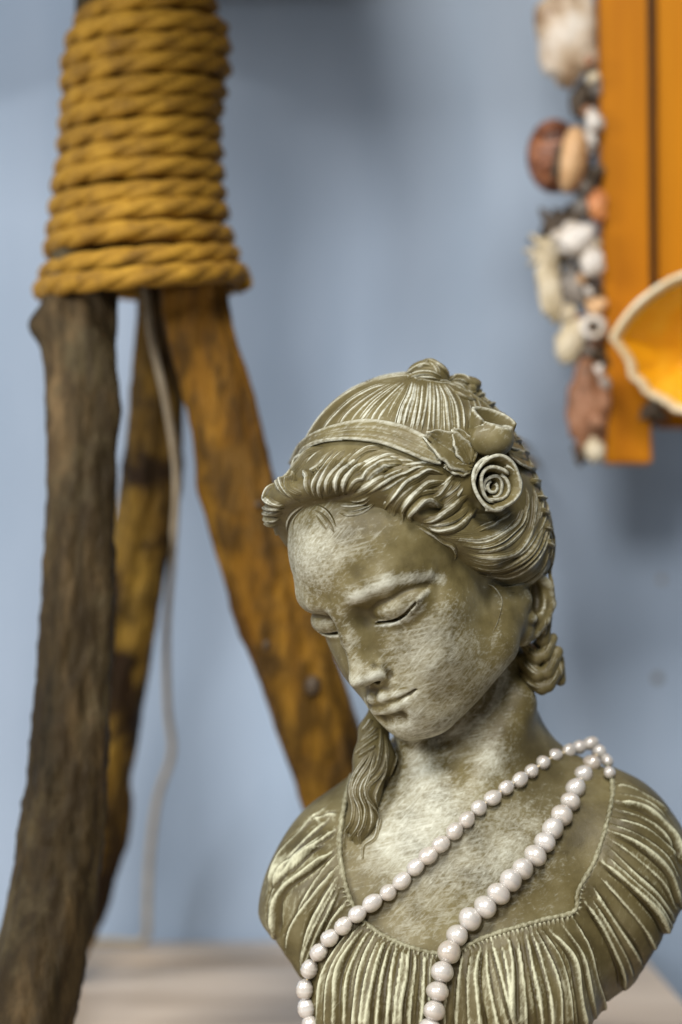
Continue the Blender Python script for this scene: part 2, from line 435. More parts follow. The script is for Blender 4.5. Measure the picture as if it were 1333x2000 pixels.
# middle waves
L(A2((780,330),(600,328),(480,390),(350,440),(200,520),(60,610)),7.1,1.9,1)
L(A2((860,290),(700,285),(560,300),(420,300)),8.3,1.2,1)
L(A2((870,385),(700,350),(600,410),(480,490),(380,580),(290,690),(268,750)),11.8,2.9,2)
L(A2((900,470),(720,490),(620,570),(540,630),(460,720),(435,840)),10.6,2.5,1)
L(A2((860,545),(720,570),(600,605),(500,680),(450,770),(450,880)),7.1,1.8,1)
L(A2((640,470),(520,560),(420,640),(360,740),(350,830)),8.3,1.5,1)
L(A2((500,530),(400,620),(320,720),(310,800)),7.1,1.2,1)
L(A2((880,722),(780,690),(680,655),(590,710),(515,790),(535,875)),10.6,3.5,1)
L(A2((1095,610),(1000,680),(900,770),(800,830),(640,875)),11.2,3.0,1)
L(A2((1195,725),(1110,815),(1020,910),(880,960),(720,930),(630,890)),9.4,2.5,1)
L(A2((1130,690),(1020,800),(900,870),(760,890),(640,880)),8.3,1.8,1)
L(A2((1040,560),(940,640),(870,710),(800,760)),10.6,1.5,1)
L(A2((960,430),(880,520),(800,620),(720,650)),11.8,1.6,2)
L(A2((560,880),(700,965),(800,1020),(870,1070),(945,1100),(985,1190),(960,1270)),6.5,1.5,1)
# strands just under the headband and between the waves
for p,w,l in ((A5((60,850),(10,900),(-60,960),(-110,1040)),6,.9),(A5((150,830),(60,890),(-20,970)),6,.9),(A5((260,820),(180,880),(90,960)),6,.9),(A5((360,815),(280,880),(190,960),(130,1030)),6,.9),(A5((470,820),(380,890),(300,960)),6,.9),(A5((600,830),(500,860),(420,930)),6,.9),(A5((720,860),(620,880),(520,930),(430,1000)),7,.9),(A5((840,900),(720,900),(620,930),(520,990)),7,.9),(A5((950,940),(830,930),(720,945)),6,.8),
 (A2((1010,380),(930,430),(860,500),(780,540)),7,1.3),(A2((1040,440),(980,520),(900,590),(830,640)),7,1.3),(A2((1050,500),(1010,580),(960,640)),6,1.1),(A2((1010,620),(920,700),(880,740)),6,1.2),(A2((470,330),(350,390),(230,450),(120,520)),7,1.2),(A2((560,360),(430,430),(310,510),(190,580)),6,1.0),(A2((400,560),(300,650),(240,720)),5,.9),(A2((700,600),(600,680),(520,740),(480,820)),6,1.2)):
    L(p,w,l,1)
# side sweep
D=[A3((340,402),(450,360),(560,320),(700,210)),A3((10,432),(200,445),(360,460),(480,440),(600,380),(760,220)),A3((185,508),(350,530),(500,510),(620,440),(760,330),(830,190)),
 A3((245,560),(420,582),(580,560),(720,480),(840,330),(880,150)),A3((245,618),(400,650),(570,650),(760,600),(880,450),(930,250),(940,60)),A3((245,650),(350,700),(480,722),(640,680),(820,590),(930,450),(1000,260),(1010,100)),
 A3((275,740),(440,782),(620,772),(800,705),(930,600),(1010,430),(1055,230)),A3((370,820),(500,842),(700,842),(860,765),(980,650),(1060,480),(1085,300)),A3((470,885),(640,910),(820,890),(960,800),(1060,680),(1100,500)),A3((550,955),(680,980),(820,955),(950,875),(1060,745))]
for i,g in enumerate(D):
    L(g,9+4*rg.random(),1.1+.6*rg.random(),rg.choice((1,2)),'root')
    if i in (2,4,6,8): L(between(g,D[i+1],.4+.2*rg.random()),2.4+1.2*rg.random(),1.5+.5*rg.random(),1,'root')
for p,w in ((A3((860,-60),(880,100),(850,270)),6),(A3((930,-60),(960,120),(930,330)),6),(A3((1000,-40),(1020,120),(980,330)),6),(A3((1045,10),(1075,150),(1020,330),(940,480)),6),(A3((1095,120),(1055,330),(960,520)),5),
 (A3((1085,260),(1140,480),(1180,700),(1160,900)),7),(A3((1095,600),(1130,780),(1125,960)),5),(A3((1105,430),(1110,560),(1085,700)),5)):
    L(p,w,1.5,2)
# braided crown at the back
for p,w in ((A4((60,320),(230,395),(420,432),(510,495)),7),(A4((120,420),(250,500),(380,520)),7),(A4((360,538),(500,548),(600,640),(680,740)),7),(A4((400,600),(520,640),(620,720)),5),(A4((630,765),(740,828),(810,925)),6),(A4((560,700),(680,850),(800,1000)),6),
 (A4((430,430),(520,500),(600,600)),6),(A4((540,500),(650,590),(740,720)),6),(A4((660,600),(780,730),(850,860)),7),(A4((780,720),(870,860),(940,980)),7),(A4((840,850),(930,960),(960,1090)),7),(A4((900,950),(990,1120),(1040,1280)),7),(A4((950,1070),(1040,1250),(1070,1420)),7)):
    L(p,w,1.9,2)
for k in range(13):   # scalloped plait lobes along the outline
    t=k/12; c=catmull([(922,758),(960,792),(996,836),(1024,890),(1046,944),(1062,1002),(1072,1062)],13)[k]
    a=math.radians(38+42*t); L([(c[0]-9*math.cos(a)-7*math.sin(a),c[1]-9*math.sin(a)+7*math.cos(a)),(c[0],c[1]),(c[0]+7*math.cos(a)+6*math.sin(a),c[1]+7*math.sin(a)-6*math.cos(a))],9,3.2,2)
# strand in front of the ear
L(A7((-40,420),(60,470),(140,590),(120,760),(60,950),(-20,1100)),2.6,.9,1)
L(A7((-90,400),(0,430),(90,520),(130,640)),3,.9,1)
# plait behind the ear
for p,w in ((A7((735,820),(700,970),(668,1130)),7),(A7((430,1215),(520,1290),(620,1375)),6),(A7((450,1180),(560,1260),(640,1340)),4),(A7((395,1400),(490,1500),(620,1600)),8),(A7((440,1400),(540,1500),(640,1570)),5),(A7((430,1620),(540,1710),(680,1765)),7),(A7((800,1100),(760,1220),(680,1340)),6),(A7((860,1280),(800,1440),(710,1570)),7),(A7((890,1490),(830,1630),(730,1740)),7),(A7((895,1370),(915,1520),(905,1670)),5)):
    L(p,w,.9,2)
# tress falling over the shoulder
for p,w in ((A6((520,215),(470,300),(410,350)),7),(A6((570,300),(490,390),(390,470)),7),(A6((600,390),(470,490),(320,620)),8),(A6((560,520),(470,590),(360,660)),6),(A6((510,600),(400,750),(310,900),(278,1050),(312,1250),(290,1430),(220,1560),(215,1740)),5.5),
 (A6((640,330),(620,600),(560,800),(430,950),(395,1100),(450,1280),(420,1480),(370,1560),(392,1690)),6),(A6((680,400),(695,650),(620,850),(480,1000),(455,1130),(560,1290),(600,1420),(560,1620),(430,1710),(415,1870)),6),
 (A6((690,560),(690,800),(600,1000),(555,1150),(600,1300)),5.5),(A6((770,480),(805,650),(760,800),(680,980)),6),(A6((540,590),(470,750),(360,930),(318,1080),(380,1260),(380,1450),(260,1650)),5.5),(A6((560,640),(500,860),(440,1050),(500,1240),(520,1420),(480,1560)),4.5),(A6((600,1250),(640,1400),(600,1560)),3)):
    L(p,w,1.5,2,'long')
# hidden side and back, given in head-local centimetres
LOC=[]
def LL(pts,w,lift,rid=2): LOC.append((pts,w,lift,rid,'long'))
for k in range(30):
    a=math.radians(20+k*(320/29)); # fan from the knot round the back and far side
    ca,sa=math.sin(a),math.cos(a)
    top=np.array((0.6,-2.2,12.6)); low=np.array((7.6*math.sin(a),-1.2+8.0*math.cos(a),3.6+ (3.2 if math.cos(a)>0 else -2*abs(math.cos(a)))))
    if low[0]>1.0 and low[1]>-6: continue
    if low[1]>3.5 and low[0]>-4: continue
    m1=top*.7+low*.3+np.array((low[0]*.25,low[1]*.25,1.8)); m2=top*.3+low*.7+np.array((low[0]*.25,low[1]*.25,1.0))
    LL([top,m1,m2,low],9,1.2,3)
    if low[1]<2: LL([low+np.array((0,0,1.)),low*np.array((1,1,.2)),low*np.array((.8,1,0))+np.array((0,0,-3.5))],9,1.2,3)
def build_locks(fbase):
    """returns verts, faces, ridge attribute of all hair locks"""
    segs=[];C=[];meta=[]
    for pts,w,lift,rid,mode in LOCKS:
        c=catmull(pts,60); ln=np.linalg.norm(np.diff(c,axis=0),axis=1).sum(); n=max(8,int(ln/3.5)); c=resample(c,n)
        C.append(c); meta.append((n,w,lift,rid,mode))
    allc=np.concatenate(C)
    P,hit=cast(fbase,allc[:,0],allc[:,1],-.10,.10,46)
    # rays that miss: closest approach to the surface
    if (~hit).any():
        D=np.stack([(allc[:,0]-666.5)*PXM,np.ones(len(allc)),(1000-allc[:,1])*PXM],-1)[~hit]
        ts=np.linspace(.93,1.09,65); O=np.array([0,-1.,CAMZ])
        Q=O+D[:,None,:]*ts[None,:,None]; dd=fbase(Q.reshape(-1,3).astype(F32)).reshape(len(D),-1)
        P[~hit]=Q[np.arange(len(D)),dd.argmin(1)]
    out=[];k=0
    for m in meta: out.append(P[k:k+m[0]]);k+=m[0]
    for pts,w,lift,rid,mode in LOC:
        c=catmull([h2w(q) for q in pts],60); n=max(8,int(np.linalg.norm(np.diff(c,axis=0),axis=1).sum()/PXM/4.5)); out.append(resample(c,n)); meta.append((n,w,lift,rid,mode))
    allP=np.concatenate(out)
    for it in range(3):
        d=fbase(allP.astype(F32)); N=grad(fbase,allP,2e-4); allP=allP-N*d[:,None]*.9
    k=0; V=[];Fc=[];HI=[];SU=[];base=0
    rs=np.random.RandomState(3)
    for (n,w,lift,rid,mode) in meta:
        p=allP[k:k+n].copy();
        nn=NN(allP,k,n,fbase); k+=n
        for it in range(3): p[1:-1]=.25*p[:-2]+.5*p[1:-1]+.25*p[2:]
        for it in range(4): nn[1:-1]=.25*nn[:-2]+.5*nn[1:-1]+.25*nn[2:]
        T=np.gradient(p,axis=0);T/=np.linalg.norm(T,axis=1,keepdims=True)+1e-12
        S=np.cross(nn,T);S/=np.linalg.norm(S,axis=1,keepdims=True)+1e-12
        nn=np.cross(T,S)
        t=np.linspace(0,1,n)
        if mode=='long': e=np.clip(np.minimum((t+.10)/.22,(1.06-t)/.22),0,1)**.7
        elif mode=='root': e=np.clip(np.minimum((t+.03)/.30,(1.15-t)/.25),0,1)**.75
        else: e=np.clip(np.minimum((t+.02)/.30,(1.02-t)/.30),0,1)**.7
        m=4*rid+5; u=np.linspace(-1,1,m); ph=rs.rand()*6.28; sk=(rs.rand()-.5)*.7
        ww=w*PXM*(.35+.65*e)
        arch=(1-np.abs(u)**2.2)
        arch=arch*(1+sk*u)
        tw=1.2*np.sin(t*3+ph)[:,None]
        rg_=np.cos(u[None,:]*math.pi*(rid)+tw+ph)
        hgt=(arch[None,:]*(.84+.16*rg_*(1-u[None,:]**4)))*(lift*.001*e)[:,None]-.00035
        X=p[:,None,:]+S[:,None,:]*(u[None,:,None]*ww[:,None,None])+nn[:,None,:]*hgt[:,:,None]
        hi=(arch[None,:]*.6+.4*rg_)*e[:,None]
        V.append(X.reshape(-1,3));HI.append(hi.reshape(-1));SU.append((u[None,:]*(w*(.35+.65*e))[:,None]*.9+u[None,:]*w*.1+rs.rand()*50+.6*np.sin(t*5+ph)[:,None]).reshape(-1))
        i,j=np.meshgrid(np.arange(n-1),np.arange(m-1),indexing='ij'); a=base+i*m+j
        Fc.append(np.stack([a,a+1,a+m+1,a+m],-1).reshape(-1,4)); base+=n*m
    return np.concatenate(V),np.concatenate(Fc),np.concatenate(HI),np.concatenate(SU)
_NC={}
def NN(allP,k,n,f):
    if 'N' not in _NC: _NC['N']=grad(f,allP,4e-4)
    return _NC['N'][k:k+n].copy()

# ------------------------------------------------------------------ materials
def nodes(name):
    m = bpy.data.materials.new(name); m.use_nodes = True
    nt = m.node_tree; return m, nt, nt.nodes['Principled BSDF']
def add(nt, t, **kw):
    n = nt.nodes.new(t)
    for k, v in kw.items():
        if k in n.inputs: n.inputs[k].default_value = v
        else: setattr(n, k, v)
    return n
def ramp(nt, stops, src=None):
    r = nt.nodes.new('ShaderNodeValToRGB'); e = r.color_ramp.elements
    while len(e) < len(stops): e.new(0.5)
    for el, (p, c) in zip(e, stops): el.position = p; el.color = c if len(c) == 4 else (*c, 1)
    if src is not None: nt.links.new(src, r.inputs[0])
    return r
def noise(nt, scale, detail=4, rough=.55, vec=None, stretch=None, rot=None, obj=True):
    n = nt.nodes.new('ShaderNodeTexNoise'); n.inputs['Scale'].default_value = scale
    n.inputs['Detail'].default_value = detail; n.inputs['Roughness'].default_value = rough
    tc = nt.nodes.new('ShaderNodeTexCoord'); mp = nt.nodes.new('ShaderNodeMapping')
    if stretch and rot: mp.vector_type = 'TEXTURE'; mp.inputs['Scale'].default_value = tuple(1 / q for q in stretch)
    elif stretch: mp.inputs['Scale'].default_value = stretch
    if rot: mp.inputs['Rotation'].default_value = tuple(math.radians(a) for a in rot)
    nt.links.new(tc.outputs['Object'], mp.inputs['Vector']); nt.links.new(mp.outputs[0], n.inputs['Vector'])
    return n
def math_(nt, op, a, b=None, c=None, clamp=False):
    n = nt.nodes.new('ShaderNodeMath'); n.operation = op; n.use_clamp = clamp
    for i, v in enumerate((a, b, c)):
        if v is None: continue
        if isinstance(v, (int, float)): n.inputs[i].default_value = v
        else: nt.links.new(v, n.inputs[i])
    return n.outputs[0]
def mixc(nt, fac, a, b, mode='MIX'):
    n = nt.nodes.new('ShaderNodeMix'); n.data_type = 'RGBA'; n.blend_type = mode
    for sock, v in ((n.inputs['Factor'], fac), (n.inputs['A'], a), (n.inputs['B'], b)):
        if isinstance(v, (int, float)): sock.default_value = v
        elif isinstance(v, tuple): sock.default_value = (*v, 1)
        else: nt.links.new(v, sock)
    return n.outputs['Result']
def bump(nt, bsdf, height, strength, dist):
    b = nt.nodes.new('ShaderNodeBump'); b.inputs['Strength'].default_value = strength; b.inputs['Distance'].default_value = dist
    nt.links.new(height, b.inputs['Height']); nt.links.new(b.outputs[0], bsdf.inputs['Normal'])
def resin(name, gain=1.0, stroke_rot=(8, 42, 0), wash_col=(.55, .555, .465), tone=.90):
    """olive resin, dry-brushed with chalky white; the painter's coverage is the attribute 'wash', dirt in grooves and painted shade 'dirt'"""
    m, nt, b = nodes(name); lk = nt.links.new
    at = add(nt, 'ShaderNodeAttribute', attribute_name='wash'); dt = add(nt, 'ShaderNodeAttribute', attribute_name='dirt_shade')
    big = noise(nt, 55, 5, .6); fine = noise(nt, 420, 6, .7)
    st1 = noise(nt, 1150, 3, .6, stretch=(1, .6, .065), rot=stroke_rot)
    st2 = noise(nt, 1000, 3, .6, stretch=(1, .6, .075), rot=(stroke_rot[0] + 6, stroke_rot[1] + 34, stroke_rot[2]))
    base = ramp(nt, [(.32, tuple(tone * q for q in (.080, .062, .020))), (.5, tuple(tone * q for q in (.145, .117, .045))), (.70, tuple(tone * q for q in (.215, .183, .088)))], big.outputs[0]).outputs[0]
    base = mixc(nt, math_(nt, 'MULTIPLY', dt.outputs['Fac'], .85, clamp=True), base, (.040, .029, .008))
    s = math_(nt, 'MAXIMUM', st1.outputs[0], st2.outputs[0])
    s = math_(nt, 'ADD', math_(nt, 'MULTIPLY', s, .62), math_(nt, 'MULTIPLY', fine.outputs[0], .38))
    v = math_(nt, 'ADD', math_(nt, 'MULTIPLY', at.outputs['Fac'], gain), math_(nt, 'MULTIPLY', math_(nt, 'SUBTRACT', s, .55), 2.2))
    v = math_(nt, 'ADD', v, math_(nt, 'MULTIPLY', math_(nt, 'SUBTRACT', big.outputs[0], .5), .55))
    sn = add(nt, 'ShaderNodeAttribute', attribute_name='strand')
    fine_line = math_(nt, 'SINE', math_(nt, 'MULTIPLY', sn.outputs['Fac'], 1.7))
    if name.endswith('hair'): v = math_(nt, 'ADD', v, math_(nt, 'MULTIPLY', fine_line, .16))
    f = ramp(nt, [(.20, (0, 0, 0)), (.56, (.36,) * 3), (1.0, (.90,) * 3)], v).outputs[0]
    col = mixc(nt, f, base, wash_col)
    lk(col, b.inputs['Base Color'])
    lk(math_(nt, 'ADD', math_(nt, 'MULTIPLY', f, .25), .48), b.inputs['Roughness'])
    b.inputs['Specular IOR Level'].default_value = .38
    hgt = math_(nt, 'ADD', fine.outputs[0], s)
    if name.endswith('hair'): hgt = math_(nt, 'ADD', hgt, math_(nt, 'MULTIPLY', fine_line, .9))
    bump(nt, b, hgt, .30, .0004)
    return m
M = {}
M['skin'] = resin('whitewashed_resin_skin')
M['hair'] = resin('whitewashed_resin_hair', .95)
M['dress'] = resin('whitewashed_resin_dress', 1.0, (0, 8, 0), (.55, .55, .39), .70)
def pearl_mat():
    m, nt, b = nodes('freshwater_pearl')
    oi = add(nt, 'ShaderNodeObjectInfo'); n = noise(nt, 300, 3)
    c = ramp(nt, [(0, (.47, .41, .34)), (.3, (.52, .485, .435)), (1, (.55, .525, .49))], oi.outputs['Random']).outputs[0]
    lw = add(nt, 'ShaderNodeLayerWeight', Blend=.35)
    c = mixc(nt, math_(nt, 'MULTIPLY', lw.outputs['Facing'], .7), c, (.27, .225, .18))  # rims darkened by view angle, edge shading painted into the pearl colour
    nt.links.new(c, b.inputs['Base Color'])
    b.inputs['Roughness'].default_value = .30; b.inputs['Specular IOR Level'].default_value = .9; b.inputs['Coat Weight'].default_value = 1.0; b.inputs['Coat Roughness'].default_value = .16; b.inputs['Coat IOR'].default_value = 2.0
    b.inputs['Subsurface Weight'].default_value = .08; b.inputs['Subsurface Radius'].default_value = (.004, .002, .0015); b.inputs['Subsurface Scale'].default_value = .5
    bump(nt, b, n.outputs[0], .12, .0004)
    return m
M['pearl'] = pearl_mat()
def simple(name, stops, scale, rough=.6, stretch=None, rot=None, bmp=.3, dist=.001, detail=5, spec=.4):
    m, nt, b = nodes(name); n = noise(nt, scale, detail, .6, stretch=stretch, rot=rot)
    nt.links.new(ramp(nt, stops, n.outputs[0]).outputs[0], b.inputs['Base Color'])
    b.inputs['Roughness'].default_value = rough; b.inputs['Specular IOR Level'].default_value = spec
    bump(nt, b, n.outputs[0], bmp, dist); return m
def wall_mat():
    m, nt, b = nodes('blue_grey_wall_paint')
    n = noise(nt, 6, 6, .6, stretch=(1, 1, .4)); st = noise(nt, 26, 4, .5, stretch=(1, 1, .05)); gr = noise(nt, 260, 4, .6)
    c = ramp(nt, [(.30, (.285, .366, .478)), (.70, (.372, .456, .578))], n.outputs[0]).outputs[0]
    c = mixc(nt, ramp(nt, [(.45, (0, 0, 0)), (.75, (.45,) * 3)], st.outputs[0]).outputs[0], c, (.24, .33, .45))  # darker vertical streaks: blurred shadows painted into the wall colour
    nt.links.new(c, b.inputs['Base Color']); b.inputs['Roughness'].default_value = .5
    bump(nt, b, math_(nt, 'ADD', n.outputs[0], gr.outputs[0]), .25, .0008); return m
M['wall'] = wall_mat()
M['table'] = simple('beige_table_top', [(.3, (.42, .325, .235)), (.5, (.53, .425, .325)), (.7, (.60, .495, .39))], 30, .45, (.12, 1, 1), None, .1, .0006)
M['rope'] = simple('ochre_rope_fibre', [(.28, (.13, .062, .003)), (.5, (.25, .128, .006)), (.72, (.36, .195, .014))], 70, .8, (1, 1, 1), None, .3, .0005)
M['cord'] = simple('beige_cord', [(.3, (.33, .27, .18)), (.7, (.47, .40, .29))], 90, .7)
def bark(name, stops, patch, scale=34, stretch=(1, 1, .16)):
    m, nt, b = nodes(name)
    n = noise(nt, scale, 8, .65, stretch=stretch); p = noise(nt, 22, 5, .6); k = noise(nt, 130, 5, .6, stretch=(1, 1, .3))
    c = ramp(nt, stops, n.outputs[0]).outputs[0]
    f = ramp(nt, [(.50, (0, 0, 0)), (.60, (1, 1, 1))], p.outputs[0]).outputs[0]
    c = mixc(nt, f, c, patch); kk = ramp(nt, [(.42, (0, 0, 0)), (.62, (1, 1, 1))], k.outputs[0]).outputs[0]; c = mixc(nt, math_(nt, 'MULTIPLY', kk, .65), c, (.018, .011, .004))
    nt.links.new(c, b.inputs['Base Color']); b.inputs['Roughness'].default_value = .7; b.inputs['Specular IOR Level'].default_value = .15
    bump(nt, b, math_(nt, 'ADD', n.outputs[0], k.outputs[0]), .7, .004); return m
M['bark_grey'] = bark('grey_brown_driftwood', [(.34, (.008, .006, .002)), (.5, (.042, .028, .011)), (.68, (.135, .088, .040))], (.066, .050, .024), 40, (1, 1, .12))
M['bark_moss'] = bark('yellowed_dark_driftwood', [(.36, (.02, .011, .003)), (.5, (.12, .066, .010)), (.66, (.26, .155, .025))], (.022, .011, .004), 30)
M['wood_ochre'] = bark('peeled_ochre_driftwood', [(.34, (.095, .038, .003)), (.5, (.185, .086, .008)), (.68, (.285, .148, .018))], (.115, .058, .010), 26)
M['frame'] = simple('orange_stained_wood', [(.3, (.33, .105, .002)), (.5, (.43, .155, .002)), (.7, (.51, .195, .003))], 34, .5, (1, 1, .06), None, .15, .0006, 5, .12)
M['frame_edge'] = simple('dark_gap_wood', [(.3, (.030, .012, .003)), (.7, (.06, .024, .006))], 30, .7)
def shell_mat(name, stops, scale, rough=.45, stretch=None):
    return simple(name, stops, scale, rough, stretch, None, .5, .002, 6)
M['sh_white'] = shell_mat('chalk_white_shell', [(.35, (.33, .27, .20)), (.5, (.54, .49, .43)), (.7, (.66, .63, .59))], 90)
M['sh_stain'] = shell_mat('white_shell_with_brown_stains', [(.38, (.20, .105, .04)), (.50, (.47, .36, .25)), (.64, (.64, .58, .50))], 38)
M['sh_cream'] = shell_mat('cream_shell', [(.3, (.30, .23, .12)), (.55, (.52, .44, .30)), (.75, (.64, .58, .46))], 70)
M['sh_brown'] = shell_mat('red_brown_shell', [(.38, (.05, .014, .005)), (.48, (.22, .075, .028)), (.62, (.42, .20, .11))], 120, .4, (.16, 1, 1))
M['sh_pink'] = shell_mat('rough_pinkish_brown_shell', [(.3, (.10, .045, .018)), (.5, (.24, .105, .050)), (.72, (.40, .21, .12))], 75, .6)
M['sh_tan'] = shell_mat('tan_shell_lip', [(.3, (.42, .22, .09)), (.7, (.62, .40, .21))], 60)
M['sh_grey'] = shell_mat('grey_shell', [(.3, (.11, .095, .075)), (.55, (.26, .23, .20)), (.75, (.42, .38, .33))], 90)
M['sh_dark'] = shell_mat('dark_brown_shell', [(.3, (.020, .013, .007)), (.6, (.075, .05, .028)), (.8, (.15, .11, .07))], 110, .6)
M['sh_orange'] = shell_mat('orange_shell', [(.3, (.35, .10, .025)), (.7, (.60, .26, .10))], 80)
M['sh_yellow'] = shell_mat('glossy_orange_yellow_shell_inside', [(.3, (.62, .235, .006)), (.55, (.78, .36, .012)), (.75, (.82, .50, .05))], 22, .22)
M['sh_rim'] = shell_mat('cream_shell_rim', [(.3, (.66, .50, .27)), (.7, (.82, .73, .54))], 80)

# ------------------------------------------------------------------ mesh helpers
COL = scene.collection
def mesh_obj(name, v, f, mat, parent=None, attrs=None, smooth=True, flip=False):
    v = np.asarray(v, np.float64); off = np.array(parent_loc(parent)) if parent else np.zeros(3)
    me = bpy.data.meshes.new(name)
    if isinstance(f, np.ndarray):
        if flip: f = f[:, ::-1]
        k = f.shape[1]
        me.vertices.add(len(v)); me.vertices.foreach_set('co', (v - off).astype(np.float32).ravel())
        me.loops.add(f.size); me.loops.foreach_set('vertex_index', f.astype(np.int32).ravel())
        me.polygons.add(len(f)); me.polygons.foreach_set('loop_start', np.arange(0, f.size, k, dtype=np.int32))
        me.polygons.foreach_set('loop_total', np.full(len(f), k, np.int32))
    else:
        me.from_pydata([tuple(p) for p in v - off], [], [tuple(q) for q in f])
    me.update(calc_edges=True)
    me.polygons.foreach_set('use_smooth', np.full(len(me.polygons), smooth, bool))
    for k, a in (attrs or {}).items():
        at = me.attributes.new(k, 'FLOAT', 'POINT'); at.data.foreach_set('value', np.asarray(a, np.float32))
    if mat: me.materials.append(mat)
    me.validate()
    o = bpy.data.objects.new(name, me); COL.objects.link(o)
    if parent: o.parent = parent
    return o
def parent_loc(p):
    l = Vector(p.location)
    while p.parent: p = p.parent; l = l + Vector(p.location)
    return l
def empty(name, loc):
    o = bpy.data.objects.new(name, None); COL.objects.link(o); o.location = loc; o.empty_display_size = .02; return o
def tag(o, label=None, cat=None, group=None, kind=None):
    if label: o['label'] = label
    if cat: o['category'] = cat
    if group: o['group'] = group
    if kind: o['kind'] = kind
    return o
def vnormals(v, f):
    n = np.zeros_like(v); q = np.cross(v[f[:, 2]] - v[f[:, 0]], v[f[:, 3]] - v[f[:, 1]])
    for k in range(4):
        for a in range(3): n[:, a] += np.bincount(f[:, k], q[:, a], len(v))
    return n / (np.linalg.norm(n, axis=1, keepdims=True) + 1e-12)
def smooth_pts(v, f, it):
    e = np.concatenate([f[:, [0, 1]], f[:, [1, 2]], f[:, [2, 3]], f[:, [3, 0]]]); e = np.concatenate([e, e[:, ::-1]])
    cnt = np.bincount(e[:, 0], minlength=len(v)).astype(float); cnt[cnt == 0] = 1
    s = v.copy()
    for _ in range(it):
        t = np.stack([np.bincount(e[:, 0], s[e[:, 1], a], len(v)) for a in range(3)], 1) / cnt[:, None]
        s = .3 * s + .7 * t
    return s
def curvs(v, f, n, its):
    out = []; s = v; done = 0
    for it in its:
        s = smooth_pts(s, f, it - done); done = it
        out.append(((v - s) * n).sum(1) * 1000)      # mm proud of the smoothed surface
    return out
def line_dist(uv, pts, reach, npt=26):
    """distance in photo pixels to a smooth polyline and position along it; inf outside reach"""
    c = resample(catmull(pts, max(40, 4 * npt)), npt); d = np.full(len(uv), 1e9); t = np.zeros(len(uv)); s = np.zeros(len(uv))
    m = np.where((uv[:, 0] > c[:, 0].min() - reach) & (uv[:, 0] < c[:, 0].max() + reach) & (uv[:, 1] > c[:, 1].min() - reach) & (uv[:, 1] < c[:, 1].max() + reach))[0]
    if len(m) == 0: return m, None, None, None
    q = uv[m]; bd = np.full(len(m), 1e9); bt = np.zeros(len(m)); bs = np.zeros(len(m))
    for i in range(len(c) - 1):
        a, b = c[i], c[i + 1]; e = b - a; w = q - a; tt = np.clip((w @ e) / (e @ e + 1e-9), 0, 1); r = w - tt[:, None] * e
        dd = (r * r).sum(1); k = dd < bd; bd[k] = dd[k]; bt[k] = ((i + tt) / (len(c) - 1))[k]; bs[k] = np.sign(e[0] * w[:, 1] - e[1] * w[:, 0])[k]
    return m, np.sqrt(bd), bt, bs
def front(v, n):
    view = v - np.array([0, -1., CAMZ]); return (n * view).sum(1) < 0.05
def blob(uv, x, y, r): return np.exp(-((uv[:, 0] - x) ** 2 + (uv[:, 1] - y) ** 2) / (r * r))
def tube(path, rad, k=10, close=True):
    p = np.asarray(path, float); n = len(p); rad = np.broadcast_to(np.asarray(rad, float), (n,))
    T = np.gradient(p, axis=0); T /= np.linalg.norm(T, axis=1, keepdims=True)
    up = np.array([0, 0, 1.]) if abs(T[0, 2]) < .9 else np.array([1., 0, 0])
    N = np.zeros_like(p); u = up - T[0] * (up @ T[0]); N[0] = u / np.linalg.norm(u)
    for i in range(1, n):
        u = N[i - 1] - T[i] * (N[i - 1] @ T[i]); N[i] = u / np.linalg.norm(u)
    Bn = np.cross(T, N); a = np.linspace(0, 2 * math.pi, k, endpoint=False)
    V = p[:, None] + rad[:, None, None] * (np.cos(a)[None, :, None] * N[:, None] + np.sin(a)[None, :, None] * Bn[:, None])
    i, j = np.meshgrid(np.arange(n - 1), np.arange(k), indexing='ij'); j2 = (j + 1) % k
    F = np.stack([i * k + j, i * k + j2, (i + 1) * k + j2, (i + 1) * k + j], -1).reshape(-1, 4)
    V = V.reshape(-1, 3); F = [tuple(q) for q in F]
    F.append(tuple(range(k))[::-1]); F.append(tuple(range((n - 1) * k, n * k)))
    return V, F
def sheet(G, th):
    """thick closed sheet from a grid of points (n,m,3)"""
    G = np.asarray(G, float); n, m = G.shape[:2]
    du = np.gradient(G, axis=0); dv = np.gradient(G, axis=1); N = np.cross(du, dv); N /= np.linalg.norm(N, axis=2, keepdims=True) + 1e-12
    th = np.broadcast_to(np.asarray(th, float), (n, m))[:, :, None]
    A = (G + N * th / 2).reshape(-1, 3); B = (G - N * th / 2).reshape(-1, 3); V = np.concatenate([A, B]); o = n * m; F = []
    i, j = np.meshgrid(np.arange(n - 1), np.arange(m - 1), indexing='ij'); a = (i * m + j).ravel()
    F1 = np.stack([a, a + 1, a + m + 1, a + m], 1)[:, ::-1]; F2 = F1[:, ::-1] + o
    rim = [k for k in range(m)] + [r * m + m - 1 for r in range(1, n)] + [(n - 1) * m + k for k in range(m - 2, -1, -1)] + [r * m for r in range(n - 2, 0, -1)]
    R = np.array([(rim[k], rim[(k + 1) % len(rim)], rim[(k + 1) % len(rim)] + o, rim[k] + o) for k in range(len(rim))])
    return V, np.concatenate([F1, F2, R])
